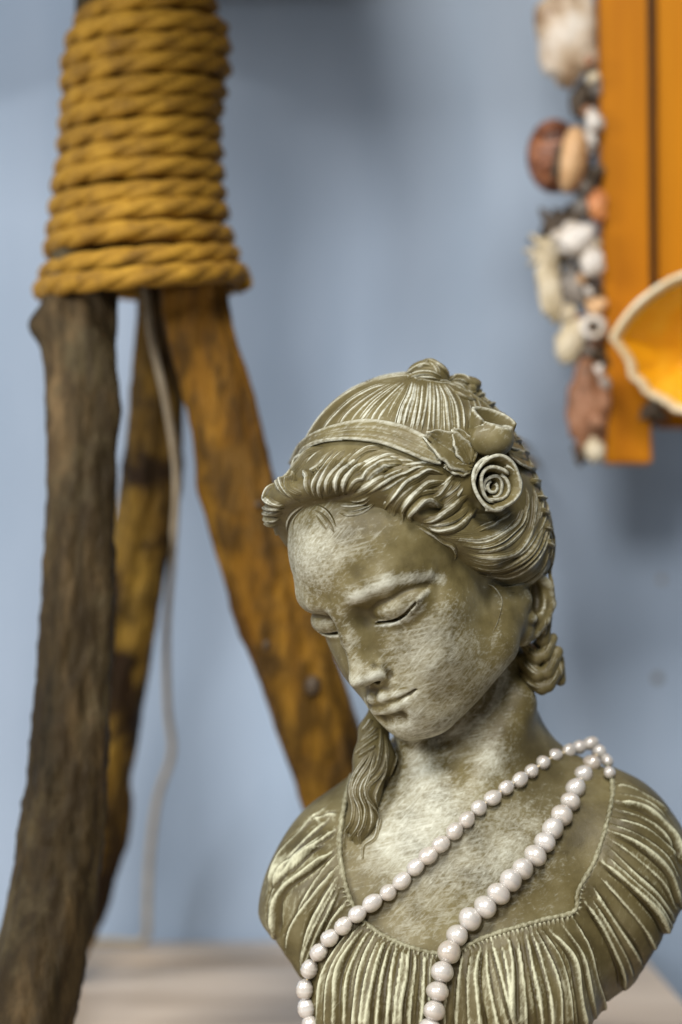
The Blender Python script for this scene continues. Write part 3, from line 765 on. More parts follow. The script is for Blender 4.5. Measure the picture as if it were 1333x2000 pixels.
# ------------------------------------------------------------------ the bust
BX, BY = px2w(900, 1000, 0)[0], 0.012
bust = empty('bust_statue', (BX, BY, 0))
tag(bust, 'olive resin bust of a young woman with bowed head, roses in her hair and pearls', 'statue')
v, f = mesh_sdf(body, (-.04, -.085, .048), (.145, .10, .31), H_BODY)
n = vnormals(v, f); uv = w2px(v)
c1, c2 = curvs(v, f, n, (4, 22))
fr = front(v, n)
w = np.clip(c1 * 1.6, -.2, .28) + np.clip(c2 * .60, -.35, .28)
PATCH = [(716, 1245, 22, -.30), (722, 1280, 16, -.25), (725, 1195, 22, -.25), (700, 1110, 45, -.12), (800, 1090, 60, -.12), (960, 1200, 55, -.12), (730, 1350, 16, -.15), (840, 1300, 130, .16), (640, 1110, 110, .14), (730, 1250, 60, .10), (820, 1640, 150, .16), (815, 1290, 85, .34), (880, 1240, 60, .22), (795, 1425, 50, .42), (900, 1415, 60, .32), (975, 1340, 45, .3), (590, 1070, 60, .30), (650, 1050, 60, .22), (720, 1075, 60, .18), (600, 1130, 50, .20),  # negative entries thin the wash; nose-side shading is painted in with them
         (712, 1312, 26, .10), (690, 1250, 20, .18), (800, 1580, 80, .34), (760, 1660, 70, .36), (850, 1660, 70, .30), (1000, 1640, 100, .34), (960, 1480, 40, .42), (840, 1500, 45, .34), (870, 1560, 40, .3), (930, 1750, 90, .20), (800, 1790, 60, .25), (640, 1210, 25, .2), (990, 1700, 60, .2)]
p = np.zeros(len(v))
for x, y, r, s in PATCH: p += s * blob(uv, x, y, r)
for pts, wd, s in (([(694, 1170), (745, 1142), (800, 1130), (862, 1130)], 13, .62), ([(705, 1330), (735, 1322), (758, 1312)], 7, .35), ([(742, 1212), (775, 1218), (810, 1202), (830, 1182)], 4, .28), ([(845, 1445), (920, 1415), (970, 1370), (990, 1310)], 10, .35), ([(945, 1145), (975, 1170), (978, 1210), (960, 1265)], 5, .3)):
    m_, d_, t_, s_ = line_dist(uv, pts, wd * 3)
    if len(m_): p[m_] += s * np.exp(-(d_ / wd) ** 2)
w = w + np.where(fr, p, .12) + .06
dirt_shade = np.clip(-c2 * 1.6 - .06, 0, 1) + np.clip(-c1 * 8 - .1, 0, .6)
dirt_shade += np.where(fr, .55 * blob(uv, 1095, 1580, 85) + .5 * blob(uv, 1040, 1480, 65) + .25 * blob(uv, 1000, 1450, 50) + .25 * blob(uv, 1040, 1230, 50), 0)  # brown of the right neck and chest, with that side's shade painted in
mesh_obj('body', v, f, M['skin'], bust, {'wash': np.clip(w, 0, 1), 'dirt_shade': np.clip(dirt_shade, 0, 1)})

# dress with its gathers raised along traced folds
v, f = mesh_sdf(dress, (-.04, -.085, -.005), (.145, .10, .15), H_DRESS)
n = vnormals(v, f); uv = w2px(v); fr = (n[:, 1] < .35) & (v[:, 1] < .045)
K3 = lambda *p: tr(490, 1350, .6324, *p)
FOLDS = [
 (K3((250, 500), (170, 560), (110, 605), (82, 660), (75, 750)), 9, 1.7), (K3((225, 365), (160, 430), (100, 500), (60, 600)), 9, 1.3), (K3((262, 430), (200, 480), (120, 560)), 7, 1.1), (K3((262, 580), (215, 660), (180, 740), (160, 830)), 8, 1.5),
 (K3((275, 610), (240, 690), (200, 775), (165, 860)), 6, 1.1), (K3((300, 640), (250, 705), (222, 770)), 5, 1.0), (K3((230, 470), (150, 520), (80, 600)), 6, .8), (K3((268, 540), (200, 620), (130, 720), (110, 790)), 6, 1.0), (K3((200, 400), (240, 385), (265, 380)), 5, .9),
 (K3((330, 705), (262, 800), (222, 900), (205, 1040)), 7, 1.5), (K3((356, 725), (302, 805), (272, 885), (262, 1040)), 8, 1.6), (K3((386, 742), (350, 825), (326, 920), (318, 1040)), 8, 1.6), (K3((420, 762), (392, 850), (370, 950), (362, 1040)), 8, 1.5), (K3((452, 778), (430, 880), (418, 1040)), 8, 1.7), (K3((490, 795), (482, 880), (466, 960), (460, 1040)), 9, 1.8), (K3((535, 805), (530, 900), (520, 1040)), 7, 1.3),
 (K3((572, 812), (572, 900), (566, 1040)), 6, 1.0), (K3((655, 800), (640, 900), (632, 1040)), 6, 1.2), (K3((712, 790), (700, 870), (704, 950), (716, 1040)), 8, 1.7), (K3((745, 780), (772, 880), (800, 980), (822, 1040)), 7, 1.5), (K3((800, 770), (812, 850), (812, 940), (808, 1040)), 9, 1.7), (K3((850, 755), (868, 850), (888, 950), (900, 1040)), 7, 1.3),
 (K3((886, 745), (930, 840), (955, 940), (960, 1040)), 7, 1.5), (K3((922, 738), (990, 820), (1012, 920), (1032, 1040)), 7, 1.5), (K3((1000, 705), (1040, 790), (1070, 900), (1095, 990)), 7, 1.4), (K3((1030, 650), (1090, 740), (1140, 850), (1152, 910)), 7, 1.5), (K3((1062, 610), (1120, 700), (1180, 790), (1205, 835)), 6, 1.2),
 (K3((1085, 530), (1170, 600), (1250, 680), (1292, 755)), 9, 1.9), (K3((1105, 480), (1180, 555), (1250, 620), (1300, 690)), 6, .9), (K3((1102, 430), (1200, 478), (1290, 560), (1322, 650)), 8, 1.5), (K3((1122, 390), (1230, 430), (1320, 510)), 6, .9), (K3((1130, 340), (1220, 370), (1300, 440), (1338, 530)), 8, 1.4), (K3((1120, 290), (1200, 312), (1290, 380)), 7, 1.0)]
def mids(lo, hi):
    for a_, b_ in zip(FOLDS[lo:hi - 1], FOLDS[lo + 1:hi]): yield (between(a_[0], b_[0], .5), min(a_[1], b_[1]) * .75, .6 * min(a_[2], b_[2]))
NF = len(FOLDS); FOLDS = FOLDS + list(mids(9, 25)) + list(mids(25, 33)) + list(mids(0, 5))
RW = np.random.RandomState(21).uniform(.15, 1.45, len(FOLDS))
disp = np.zeros(len(v)); wl = np.zeros(len(v)); dl = np.zeros(len(v)); bw = np.zeros(len(v))
for i, (pts, wd, h) in enumerate(FOLDS):
    m_, d_, t_, s_ = line_dist(uv, pts, wd * 4)
    if not len(m_): continue
    env = np.clip(t_ / .12, .35, 1) * np.clip((1 - t_) / .15 + .45, 0, 1) * (.8 + .25 * np.sin(t_ * 9 + i))
    sd = d_ * s_ * (1 if i % 2 else -1); ww = wd * (.55 + .6 * t_)
    wf = 1.7 if 9 <= i <= 24 else 1.0
    prof = np.where(sd > 0, np.exp(-(sd / (ww * .33)) ** 2), .50 * np.exp(-(sd / (ww * 2.9)) ** 2) + .50 * np.exp(-(sd / (ww * .62)) ** 2))
    gro = np.exp(-((sd - ww * .75) / (ww * .45)) ** 2)
    pz = np.exp(-(np.minimum(sd, 0) / (ww * 2.6)) ** 2) * np.exp(-(np.maximum(sd, 0) / (ww * .8)) ** 2); bw[m_] += .32 * pz * env * (.5 + .5 * np.sin(t_ * 7 + i * 1.7))  # broad wash on the gentle side paints each fold's slope as lit
    disp[m_] += (1.75 * h * prof - .9 * h * gro) * env; wl[m_] += np.exp(-(d_ / (ww * .38 * wf)) ** 2) * env * RW[i] * (.62 + .38 * np.sin(t_ * 11 + i * 2) * np.sin(t_ * 23 + i)); dl[m_] += gro * env
op = poly_sd(uv, NECKLINE)
edge = np.clip(op / 14, 0, 1)
disp = np.where(fr, disp, 0) * edge
k = np.where(~fr)[0]; ang = np.arctan2(v[:, 0] - BX, v[:, 1] - .01)
disp = np.where(fr, disp, .5 * np.sin(ang * 34) * np.clip((.11 - v[:, 2]) / .03, 0, 1) * (n[:, 1] > .1))
m_, d_, t_, s_ = line_dist(uv, NECKLINE[1:-1], 40, 90); tk = np.zeros(len(v)); tk[m_] = .55 * np.sin(t_ * 1150 / 9.5 * 2 * math.pi) * np.exp(-(np.maximum(d_ - 5, 0) / 7) ** 2)
tickd = np.zeros(len(v)); tickd[m_] = np.clip(-tk[m_] * 2, 0, 1)
tk = np.where(fr & (op > 0) & (uv[:, 1] > 1730), tk, 0)
gath = tk + np.where(fr, 0 * .35 * np.sin(np.arctan2(uv[:, 1] - 1560, uv[:, 0] - 920) * 95) * np.exp(-np.clip(op, 0, 99) / 16) * edge * (uv[:, 1] > 1720), 0)
v = v + n * ((disp + gath) * .001)[:, None]
v = .45 * v + .55 * smooth_pts(v, f, 2); n = vnormals(v, f)
c1, c2 = curvs(v, f, n, (3, 14))
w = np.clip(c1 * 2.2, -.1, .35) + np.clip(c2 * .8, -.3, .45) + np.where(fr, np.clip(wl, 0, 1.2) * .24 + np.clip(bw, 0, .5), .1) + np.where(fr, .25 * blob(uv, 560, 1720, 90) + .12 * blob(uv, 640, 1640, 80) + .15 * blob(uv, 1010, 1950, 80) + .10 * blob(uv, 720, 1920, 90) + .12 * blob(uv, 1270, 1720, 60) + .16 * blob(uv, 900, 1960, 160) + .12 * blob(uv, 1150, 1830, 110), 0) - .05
dirt_shade = np.clip(-c2 * 1.1 - .03, 0, .8) + np.clip(dl, 0, 1) * .5 + np.where(tk < 0, tickd, 0) * .7
mesh_obj('dress', v, f, M['dress'], bust, {'wash': np.clip(w, 0, 1), 'dirt_shade': np.clip(dirt_shade, 0, 1)})
# gathered cord along the neckline
nl = resample(catmull(NECKLINE[1:-1], 300), 420)
P, hit = cast(lambda Q: torso(Q) - F32(.0012), nl[:, 0], nl[:, 1]); P = P[hit]
for _ in range(4): P[1:-1] = .25 * P[:-2] + .5 * P[1:-1] + .25 * P[2:]
P = P[np.r_[True, np.linalg.norm(np.diff(P, axis=0), axis=1) < .02]]
s = np.arange(len(P)); tv, tf = tube(P, .0010 + .00014 * np.sin(s * 1.3) + .00012 * np.sin(s * .37), 8)
mesh_obj('neckline_trim', tv, tf, M['dress'], bust, {'wash': np.full(len(tv), .52), 'dirt_shade': np.zeros(len(tv))})

# hair
v, f = mesh_sdf(hairall, (-.04, -.085, .075), (.145, .10, .315), H_HAIR)
lv, lf, lh, ls = build_locks(bodyhair)
w0 = np.zeros(len(v)); uv = w2px(lv)
nz = .5 + .5 * np.sin(uv[:, 0] * .045 + 1.3) * np.sin(uv[:, 1] * .05 + .7)
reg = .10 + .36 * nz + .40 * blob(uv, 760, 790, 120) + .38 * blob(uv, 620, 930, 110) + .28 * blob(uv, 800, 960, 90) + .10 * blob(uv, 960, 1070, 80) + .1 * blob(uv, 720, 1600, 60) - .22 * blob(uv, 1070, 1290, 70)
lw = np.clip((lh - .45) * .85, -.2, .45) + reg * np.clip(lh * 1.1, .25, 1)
ld = np.clip(.40 - lh, 0, .5) * 1.6 + .25 * blob(uv, 1060, 1290, 70)  # valleys between locks browner, hollow shading painted in
mesh_obj('hair', np.concatenate([v, lv]), np.concatenate([f, lf + len(v)]), M['hair'], bust, {'wash': np.clip(np.r_[w0 + .1, lw], 0, 1), 'dirt_shade': np.clip(np.r_[w0 + .25, ld], 0, 1), 'strand': np.r_[w0, ls]})

# headband laid over the hair
hb = resample(catmull(A5((-45, 850), (60, 772), (200, 722), (400, 692), (600, 697), (800, 747), (1000, 835), (1170, 930)), 80), 90)
hw = np.interp(np.linspace(0, 1, 90), [0, .1, .25, .45, .7, .9, 1], [6, 9, 14, 21, 24, 22, 12])
tt = np.gradient(hb, axis=0); tt /= np.linalg.norm(tt, axis=1, keepdims=True); nn_ = np.stack([-tt[:, 1], tt[:, 0]], 1)
us = np.linspace(-1, 1, 17); pts = hb[:, None] + nn_[:, None] * (us[None, :, None] * hw[:, None, None])
lift = .0011 + .0005 * (np.abs(us) > .86) + .00022 * np.sin(us * 9)
fb = lambda Q: hairw(Q)
P, hit = cast(fb, pts[..., 0].ravel(), pts[..., 1].ravel())
N = grad(fb, P, 3e-4); P = P.reshape(90, 17, 3); N = N.reshape(90, 17, 3); hit = hit.reshape(90, 17)
ok = hit.all(1); i0 = np.argmax(ok); P = P[i0:] + N[i0:] * lift[None, :, None]; ok = ok[i0:]; P = P[ok]
for _ in range(3): P[1:-1] = .25 * P[:-2] + .5 * P[1:-1] + .25 * P[2:]
# carry the band on round the far side of the head
ex = P[:1] + (P[:1] - P[4:5]) * np.linspace(6, 1, 6)[:, None, None] * .35; ex = ex + np.array([0, 1., -.15]) * (np.linspace(6, 1, 6)[:, None, None] ** 1.5 * .0016)
P = np.concatenate([ex, P])
V, F = sheet(P, .0015); uvb = np.tile(us, len(P))
wv = np.clip(.20 + .40 * (np.abs(uvb) > .8) + .28 * np.cos(uvb * 9) ** 8, 0, 1); wv = np.r_[wv, wv]
mesh_obj('headband', V, F, M['hair'], bust, {'wash': wv, 'dirt_shade': np.zeros(len(V)) + .05})

# roses and leaves
def frame_at(px, py, axis, lift=0.0):
    P, h = cast(bodyhair, [px], [py]); a = np.array(axis, float); a /= np.linalg.norm(a)
    x = np.cross((0, 0, 1.), a); x /= np.linalg.norm(x); y = np.cross(a, x); return P[0] + a * lift, x, y, a
def petal(fr_, phi0, span, r0, r1, h, curl, z0=0, wob=0.0, tip=.0, seed=0, off=(0, 0), close=0.0):
    o, x, y, a = fr_; o = o + x * off[0] + y * off[1]; S = np.linspace(0, 1, 12); Ph = np.linspace(-1, 1, 26)
    G = np.zeros((12, 26, 3))
    for i, s in enumerate(S):
        for j, p in enumerate(Ph):
            ph = math.radians(phi0 + span * p / 2); side = 1 - .10 * abs(p) ** 3
            r = r0 + (r1 - r0) * s ** .55 + curl * max(0, s - .8) * 5 * .2
            r *= (1 + wob * math.sin(3 * ph + seed) * s) * (1 - close * s * s) * (1 + .9 * close * math.sin(math.pi * s)); r -= .10 * r1 * (abs(p) ** 4) * (1 if p > 0 else -.6) * s
            z = z0 + h * (s * side + tip * s * (1 - p * p)) - curl * .35 * max(0, s - .85) * 3
            G[i, j] = o + (x * math.cos(ph) + y * math.sin(ph)) * r + a * z
    V, F = sheet(G, .0013)
    ws = np.repeat(S, 26); wash = np.clip(.10 + .62 * (ws > .93) + .20 * (ws > .80) * (np.arange(len(ws)) % 3 == 0), 0, 1)
    return V, F, np.r_[wash, wash], np.r_[ws, ws] * 0 + np.clip(.30 - np.r_[ws, ws] * .4, 0, 1)
def flower(name, fr_, petals, label=None):
    root = empty(name, (0, 0, 0)); root.parent = bust; root.location = Vector(fr_[0]) - Vector(bust.location)
    for q in petals:
        V, F, wsh, drt = petal(fr_, **q); mesh_obj('petal', V, F, M['skin'], root, {'wash': wsh, 'dirt_shade': drt})
    if label: root['label'] = label
    return root
fr1 = frame_at(952, 946, (.40, -.90, .05), -.0015)
R = .0103
flower('rose', fr1, [dict(phi0=200, span=190, r0=.35 * R, r1=1.0 * R, h=.0108, curl=.0022, wob=.05), dict(phi0=330, span=170, r0=.35 * R, r1=.98 * R, h=.0105, curl=.0020, wob=.06, seed=2), dict(phi0=80, span=200, r0=.35 * R, r1=1.0 * R, h=.0110, curl=.0018, wob=.05, seed=4),
  dict(phi0=150, span=230, r0=.3 * R, r1=.68 * R, h=.0092, curl=.0002, wob=.07, seed=1, off=(.0002, -.0004)), dict(phi0=330, span=170, r0=.3 * R, r1=.58 * R, h=.0078, curl=0, wob=.06, seed=3, off=(.0006, -.0008)),
  dict(phi0=60, span=300, r0=.2 * R, r1=.40 * R, h=.0062, curl=0, wob=.08, seed=5, off=(.0005, -.0010)), dict(phi0=250, span=300, r0=.06 * R, r1=.22 * R, h=.0054, curl=0, off=(.0005, -.0012))], 'open rose')
fr2 = frame_at(948, 893, (.22, -.20, .95), .0020)
R = .0094
flower('rose', fr2, [dict(phi0=270, span=200, r0=.58 * R, r1=.98 * R, h=.0122, curl=.0004, close=.22, wob=.04), dict(phi0=80, span=210, r0=.58 * R, r1=.98 * R, h=.0150, curl=.0010, close=.06, wob=.05, seed=2, tip=.10), dict(phi0=190, span=150, r0=.58 * R, r1=.90 * R, h=.0128, curl=.0002, close=.22, wob=.04, seed=3),
  dict(phi0=0, span=200, r0=.35 * R, r1=.62 * R, h=.0110, curl=0, close=.25, wob=.05, seed=1), dict(phi0=180, span=240, r0=.25 * R, r1=.42 * R, h=.0105, curl=0, close=.25, wob=.05, seed=4)], 'half open rosebud')
def leaf(mid, wid, lift, fold, curl_tip, side=1):
    """leaf laid over the hair along a traced midrib; wid in pixels"""
    c = resample(catmull(mid, 40), 22); t = np.gradient(c, axis=0); t /= np.linalg.norm(t, axis=1, keepdims=True); nrm = np.stack([-t[:, 1], t[:, 0]], 1)
    s = np.linspace(0, 1, 22); wv = wid * np.sin(math.pi * np.clip(s, .02, .99) ** .75) ** .7; u = np.linspace(-1, 1, 17)
    P, hit = cast(bodyhair, c[:, 0], c[:, 1]); N = grad(bodyhair, P, 8e-4); N = np.repeat(N.mean(0)[None], 22, 0)
    ctr = P.copy(); 
    for _ in range(12): ctr[1:-1] = .25 * ctr[:-2] + .5 * ctr[1:-1] + .25 * ctr[2:]
    T = np.gradient(ctr, axis=0); T /= np.linalg.norm(T, axis=1, keepdims=True); Sd = np.cross(T, N); Sd /= np.linalg.norm(Sd, axis=1, keepdims=True)
    G = np.zeros((22, 17, 3))
    for i in range(22):
        for j, q in enumerate(u):
            ww = wv[i] * PXM * (1 + .06 * math.sin(i * 1.1 + 2 * (q > 0)))
            hgt = lift * (.35 + .65 * s[i]) + fold * abs(q) ** 1.3 * math.sin(math.pi * s[i]) + curl_tip * max(0, s[i] - .72) ** 1.2 * 4 * (1 if q * side > -.4 else .2) + .0002 * math.sin(abs(q) * 12 - i * .8) * (abs(q) > .15) - (.0006 if abs(q) < .08 else 0)
            G[i, j] = ctr[i] + Sd[i] * (q * ww) + N[i] * hgt
    V, F = sheet(G, .0010); q = np.tile(np.abs(u), 22); ii = np.repeat(s, 17); wsh = np.clip(.16 + .60 * (q > .93) + .35 * (ii > .93) + .22 * (np.cos(q * 14) > .8), 0, 1)
    mesh_obj('leaf', V, F, M['skin'], bust, {'wash': np.r_[wsh, wsh], 'dirt_shade': np.r_[q, q] * 0 + .12})
B5 = lambda *p: tr(780, 780, .255, *p)
leaf(B5((560, 520), (430, 430), (300, 350), (170, 300)), 36, .0022, .0018, .0035, 1)
leaf(B5((540, 500), (490, 400), (440, 320), (380, 255)), 26, .0030, .0010, .0010)
leaf(B5((820, 420), (900, 470), (980, 500), (1050, 515)), 20, .0030, .0012, .0025)
leaf(B5((760, 330), (850, 340), (930, 370), (1000, 420)), 20, .0026, .0012, .0020)
leaf(B5((540, 540), (430, 545), (330, 520)), 12, .0016, .0010, .0006)

# socle under the bust
a = np.linspace(0, 2 * math.pi, 64, endpoint=False); prof = [(.0001, 0), (.052, 0), (.054, .003), (.054, .009), (.050, .012), (.044, .015), (.040, .020), (.041, .026), (.030, .034), (.0001, .035)]
V = np.array([[BX + r * math.cos(t), BY + .005 + r * math.sin(t) * .9, z] for r, z in prof for t in a]); m = 64
F = np.array([(i * m + j, i * m + (j + 1) % m, (i + 1) * m + (j + 1) % m, (i + 1) * m + j) for i in range(len(prof) - 1) for j in range(m)])
mesh_obj('socle', V, F, M['dress'], bust, {'wash': np.full(len(V), .25), 'dirt_shade': np.zeros(len(V))})

# ------------------------------------------------------------------ pearl necklace
neck_ob = empty('pearl_necklace', (BX, BY, 0))
tag(neck_ob, 'long strand of white freshwater pearls draped over the shoulder of the bust', 'necklace')
def pearl_mesh(i, elong, rings):
    bm = bmesh.new(); bmesh.ops.create_uvsphere(bm, u_segments=28, v_segments=20, radius=1)
    r = random.Random(i)
    ph, ph2 = r.random() * 6, r.random() * 6
    for v_ in bm.verts:
        z = v_.co.z; k = 1 + .05 * math.sin(2.3 * v_.co.x + ph) + .05 * math.sin(2.7 * v_.co.y + ph2) - .05 * max(0, abs(z) - .6) + .06 * z * r.choice([1])
        if rings: k -= .06 * max(0, math.sin(z * 13 + ph)) ** 4 * (1 if abs(z) < .75 else .2)
        v_.co.x *= k; v_.co.y *= k; v_.co.z *= elong
    me = bpy.data.meshes.new('pearl'); bm.to_mesh(me); bm.free(); me.materials.append(M['pearl'])
    me.polygons.foreach_set('use_smooth', np.ones(len(me.polygons), bool)); return me
PSM = [pearl_mesh(i, e, rg_) for i, (e, rg_) in enumerate(((1.22, 0), (1.34, 0), (1.12, 0), (1.28, 0), (1.18, 1)))]
PBG = [pearl_mesh(i + 9, e, rg_) for i, (e, rg_) in enumerate(((.95, 1), (.88, 0), (.84, 1), (1.04, 0), (.92, 0), (.98, 1)))]
allsurf = lambda Q: np.minimum(np.minimum(body(Q), dress(Q) - F32(.0008)), hairall(Q))
S1 = K3((1050, 160), (1015, 172), (980, 180), (942, 200), (905, 222), (868, 247), (832, 272), (790, 297), (748, 328), (706, 360), (668, 397), (630, 432), (588, 472), (548, 507), (510, 543), (467, 585), (424, 620), (376, 653), (330, 690), (286, 725), (245, 763), (210, 806), (182, 858), (168, 918), (172, 978), (184, 1034), (205, 1085), (240, 1130))
S2 = K3((1075, 186), (1051, 221), (1030, 257), (1007, 300), (987, 342), (960, 383), (936, 424), (910, 466), (879, 507), (841, 548), (803, 582), (766, 625), (725, 666), (679, 704), (638, 752), (613, 806), (593, 867), (580, 928), (567, 987), (553, 1045), (535, 1100), (500, 1145), (450, 1165), (395, 1172), (340, 1168), (288, 1155))
S3 = K3((1100, 214), (1108, 250))
def string(S, rad, meshes, seed, back=False):
    r = random.Random(seed); S = np.array(S); P, hit = cast(allsurf, S[:, 0], S[:, 1])
    if (~hit).any():
        D = np.stack([(S[:, 0] - 666.5) * PXM, np.ones(len(S)), (1000 - S[:, 1]) * PXM], -1)[~hit]; ts = np.linspace(.95, 1.06, 90)
        Q = np.array([0, -1., CAMZ]) + D[:, None] * ts[None, :, None]; dd = allsurf(Q.reshape(-1, 3).astype(F32)).reshape(len(D), -1); P[~hit] = Q[np.arange(len(D)), dd.argmin(1)]
    bad = np.abs(P[:, 1] - np.median(P[:, 1])) > .06
    P[bad, 1] = np.interp(np.where(bad)[0], np.where(~bad)[0], P[~bad, 1])
    N = grad(allsurf, P, 1e-3); C = P + N * rad[:, None] * .93
    # keep each pearl on its own line of sight
    d = 1 + C[:, 1]; C = np.stack([(S[:, 0] - 666.5) * PXM * d, C[:, 1], CAMZ + (1000 - S[:, 1]) * PXM * d], 1)
    for _ in range(2): C[1:-1, 1] = .25 * C[:-2, 1] + .5 * C[1:-1, 1] + .25 * C[2:, 1]
    C[:, 2] = np.maximum(C[:, 2], rad + .0005)
    T = np.gradient(C, axis=0)
    for i in range(len(C)):
        o = bpy.data.objects.new('pearl', meshes[r.randrange(len(meshes))]); COL.objects.link(o); o.parent = neck_ob
        o.location = Vector(C[i]) - Vector(neck_ob.location); o.scale = (rad[i] * (.97 + .06 * r.random()),) * 3
        q = Vector(T[i]).to_track_quat('Z', 'Y'); o.rotation_mode = 'QUATERNION'
        from mathutils import Quaternion
        o.rotation_quaternion = q @ Quaternion((0, 0, 1), r.random() * 6.28) @ Quaternion((1, 0, 0), (r.random() - .5) * .5)
    return C
r1 = np.interp(np.arange(len(S1)), [0, 4, 14, 24, 28], [14, 14, 15.8, 16.8, 16.5]) * PXM
r2 = np.interp(np.arange(len(S2)), [0, 2, 6, 12, 20, 26], [16, 19.2, 21.8, 22.3, 21.4, 18]) * PXM
C1 = string(S1, r1, PSM, 1); C2 = string(S2, r2, PBG, 2); C3 = string(S3, np.array([13, 12]) * PXM, PSM, 3)
tv, tf = tube(resample(np.concatenate([C1[::-1], C3[:1], C2]), 400), .0005, 6)
mesh_obj('thread', tv, tf, M['sh_rim'], neck_ob)

# ------------------------------------------------------------------ setting
def box(name, lo, hi, mat, parent=None, bev=.001):
    bm = bmesh.new(); bmesh.ops.create_cube(bm, size=1)
    for v_ in bm.verts:
        for k in range(3): v_.co[k] = lo[k] + (v_.co[k] + .5) * (hi[k] - lo[k])
    if bev: bmesh.ops.bevel(bm, geom=bm.edges[:], offset=bev, segments=2, affect='EDGES')
    if parent:
        l = parent_loc(parent)
        for v_ in bm.verts: v_.co -= l
    me = bpy.data.meshes.new(name); bm.to_mesh(me); bm.free(); me.materials.append(mat)
    o = bpy.data.objects.new(name, me); COL.objects.link(o); o.parent = parent; return o
WALLY = .35
g = np.array([[[x, WALLY, z] for x in np.linspace(-1.2, 1.2, 3)] for z in np.linspace(-.6, 1.4, 3)])
V, F = sheet(g + np.array([0, .02, 0]), .04)
wall = tag(mesh_obj('wall', V, F, M['wall'], smooth=False), kind='structure')
for px_, py_, r_ in ((1285, 1325, 8), (1293, 1132, 6)):   # filled nail holes
    a = np.linspace(0, 2 * math.pi, 20, endpoint=False); c_ = px2w(px_, py_, WALLY)
    V = np.array([[c_[0], WALLY - .0004, c_[2]]] + [[c_[0] + r_ * PXM * 1.35 * math.cos(t), WALLY - .0006, c_[2] + r_ * PXM * 1.35 * math.sin(t)] for t in a] + [[c_[0] + 1.3 * r_ * PXM * 1.35 * math.cos(t), WALLY + .0005, c_[2] + 1.3 * r_ * PXM * 1.35 * math.sin(t)] for t in a])
    F = [(0, 1 + j, 1 + (j + 1) % 20) for j in range(20)] + [(1 + j, 21 + j, 21 + (j + 1) % 20, 1 + (j + 1) % 20) for j in range(20)]
    h_ = mesh_obj('nail_hole', V, F, M['sh_grey']); h_.parent = wall
table = empty('table', (0, 0, 0)); table['kind'] = 'structure'
def plank(lo_y, hi_y):
    # right end follows the slightly slanted table edge
    xe = lambda y: .1635 + (.3065 - y) * .034
    v_ = [(-1.0, lo_y, -.03), (xe(lo_y), lo_y, -.03), (xe(hi_y), hi_y, -.03), (-1.0, hi_y, -.03), (-1.0, lo_y, 0), (xe(lo_y), lo_y, 0), (xe(hi_y), hi_y, 0), (-1.0, hi_y, 0)]
    f_ = [(3, 2, 1, 0), (4, 5, 6, 7), (0, 1, 5, 4), (1, 2, 6, 5), (2, 3, 7, 6), (3, 0, 4, 7)]
    bm = bmesh.new(); vs = [bm.verts.new(p) for p in v_]; [bm.faces.new([vs[i] for i in q]) for q in f_]
    bmesh.ops.bevel(bm, geom=bm.edges[:], offset=.0025, segments=3, affect='EDGES')
    me = bpy.data.meshes.new('plank'); bm.to_mesh(me); bm.free(); me.materials.append(M['table'])
    o = bpy.data.objects.new('plank', me); COL.objects.link(o); o.parent = table
plank(.292, .348); plank(-.02, .288); plank(-.40, -.024)

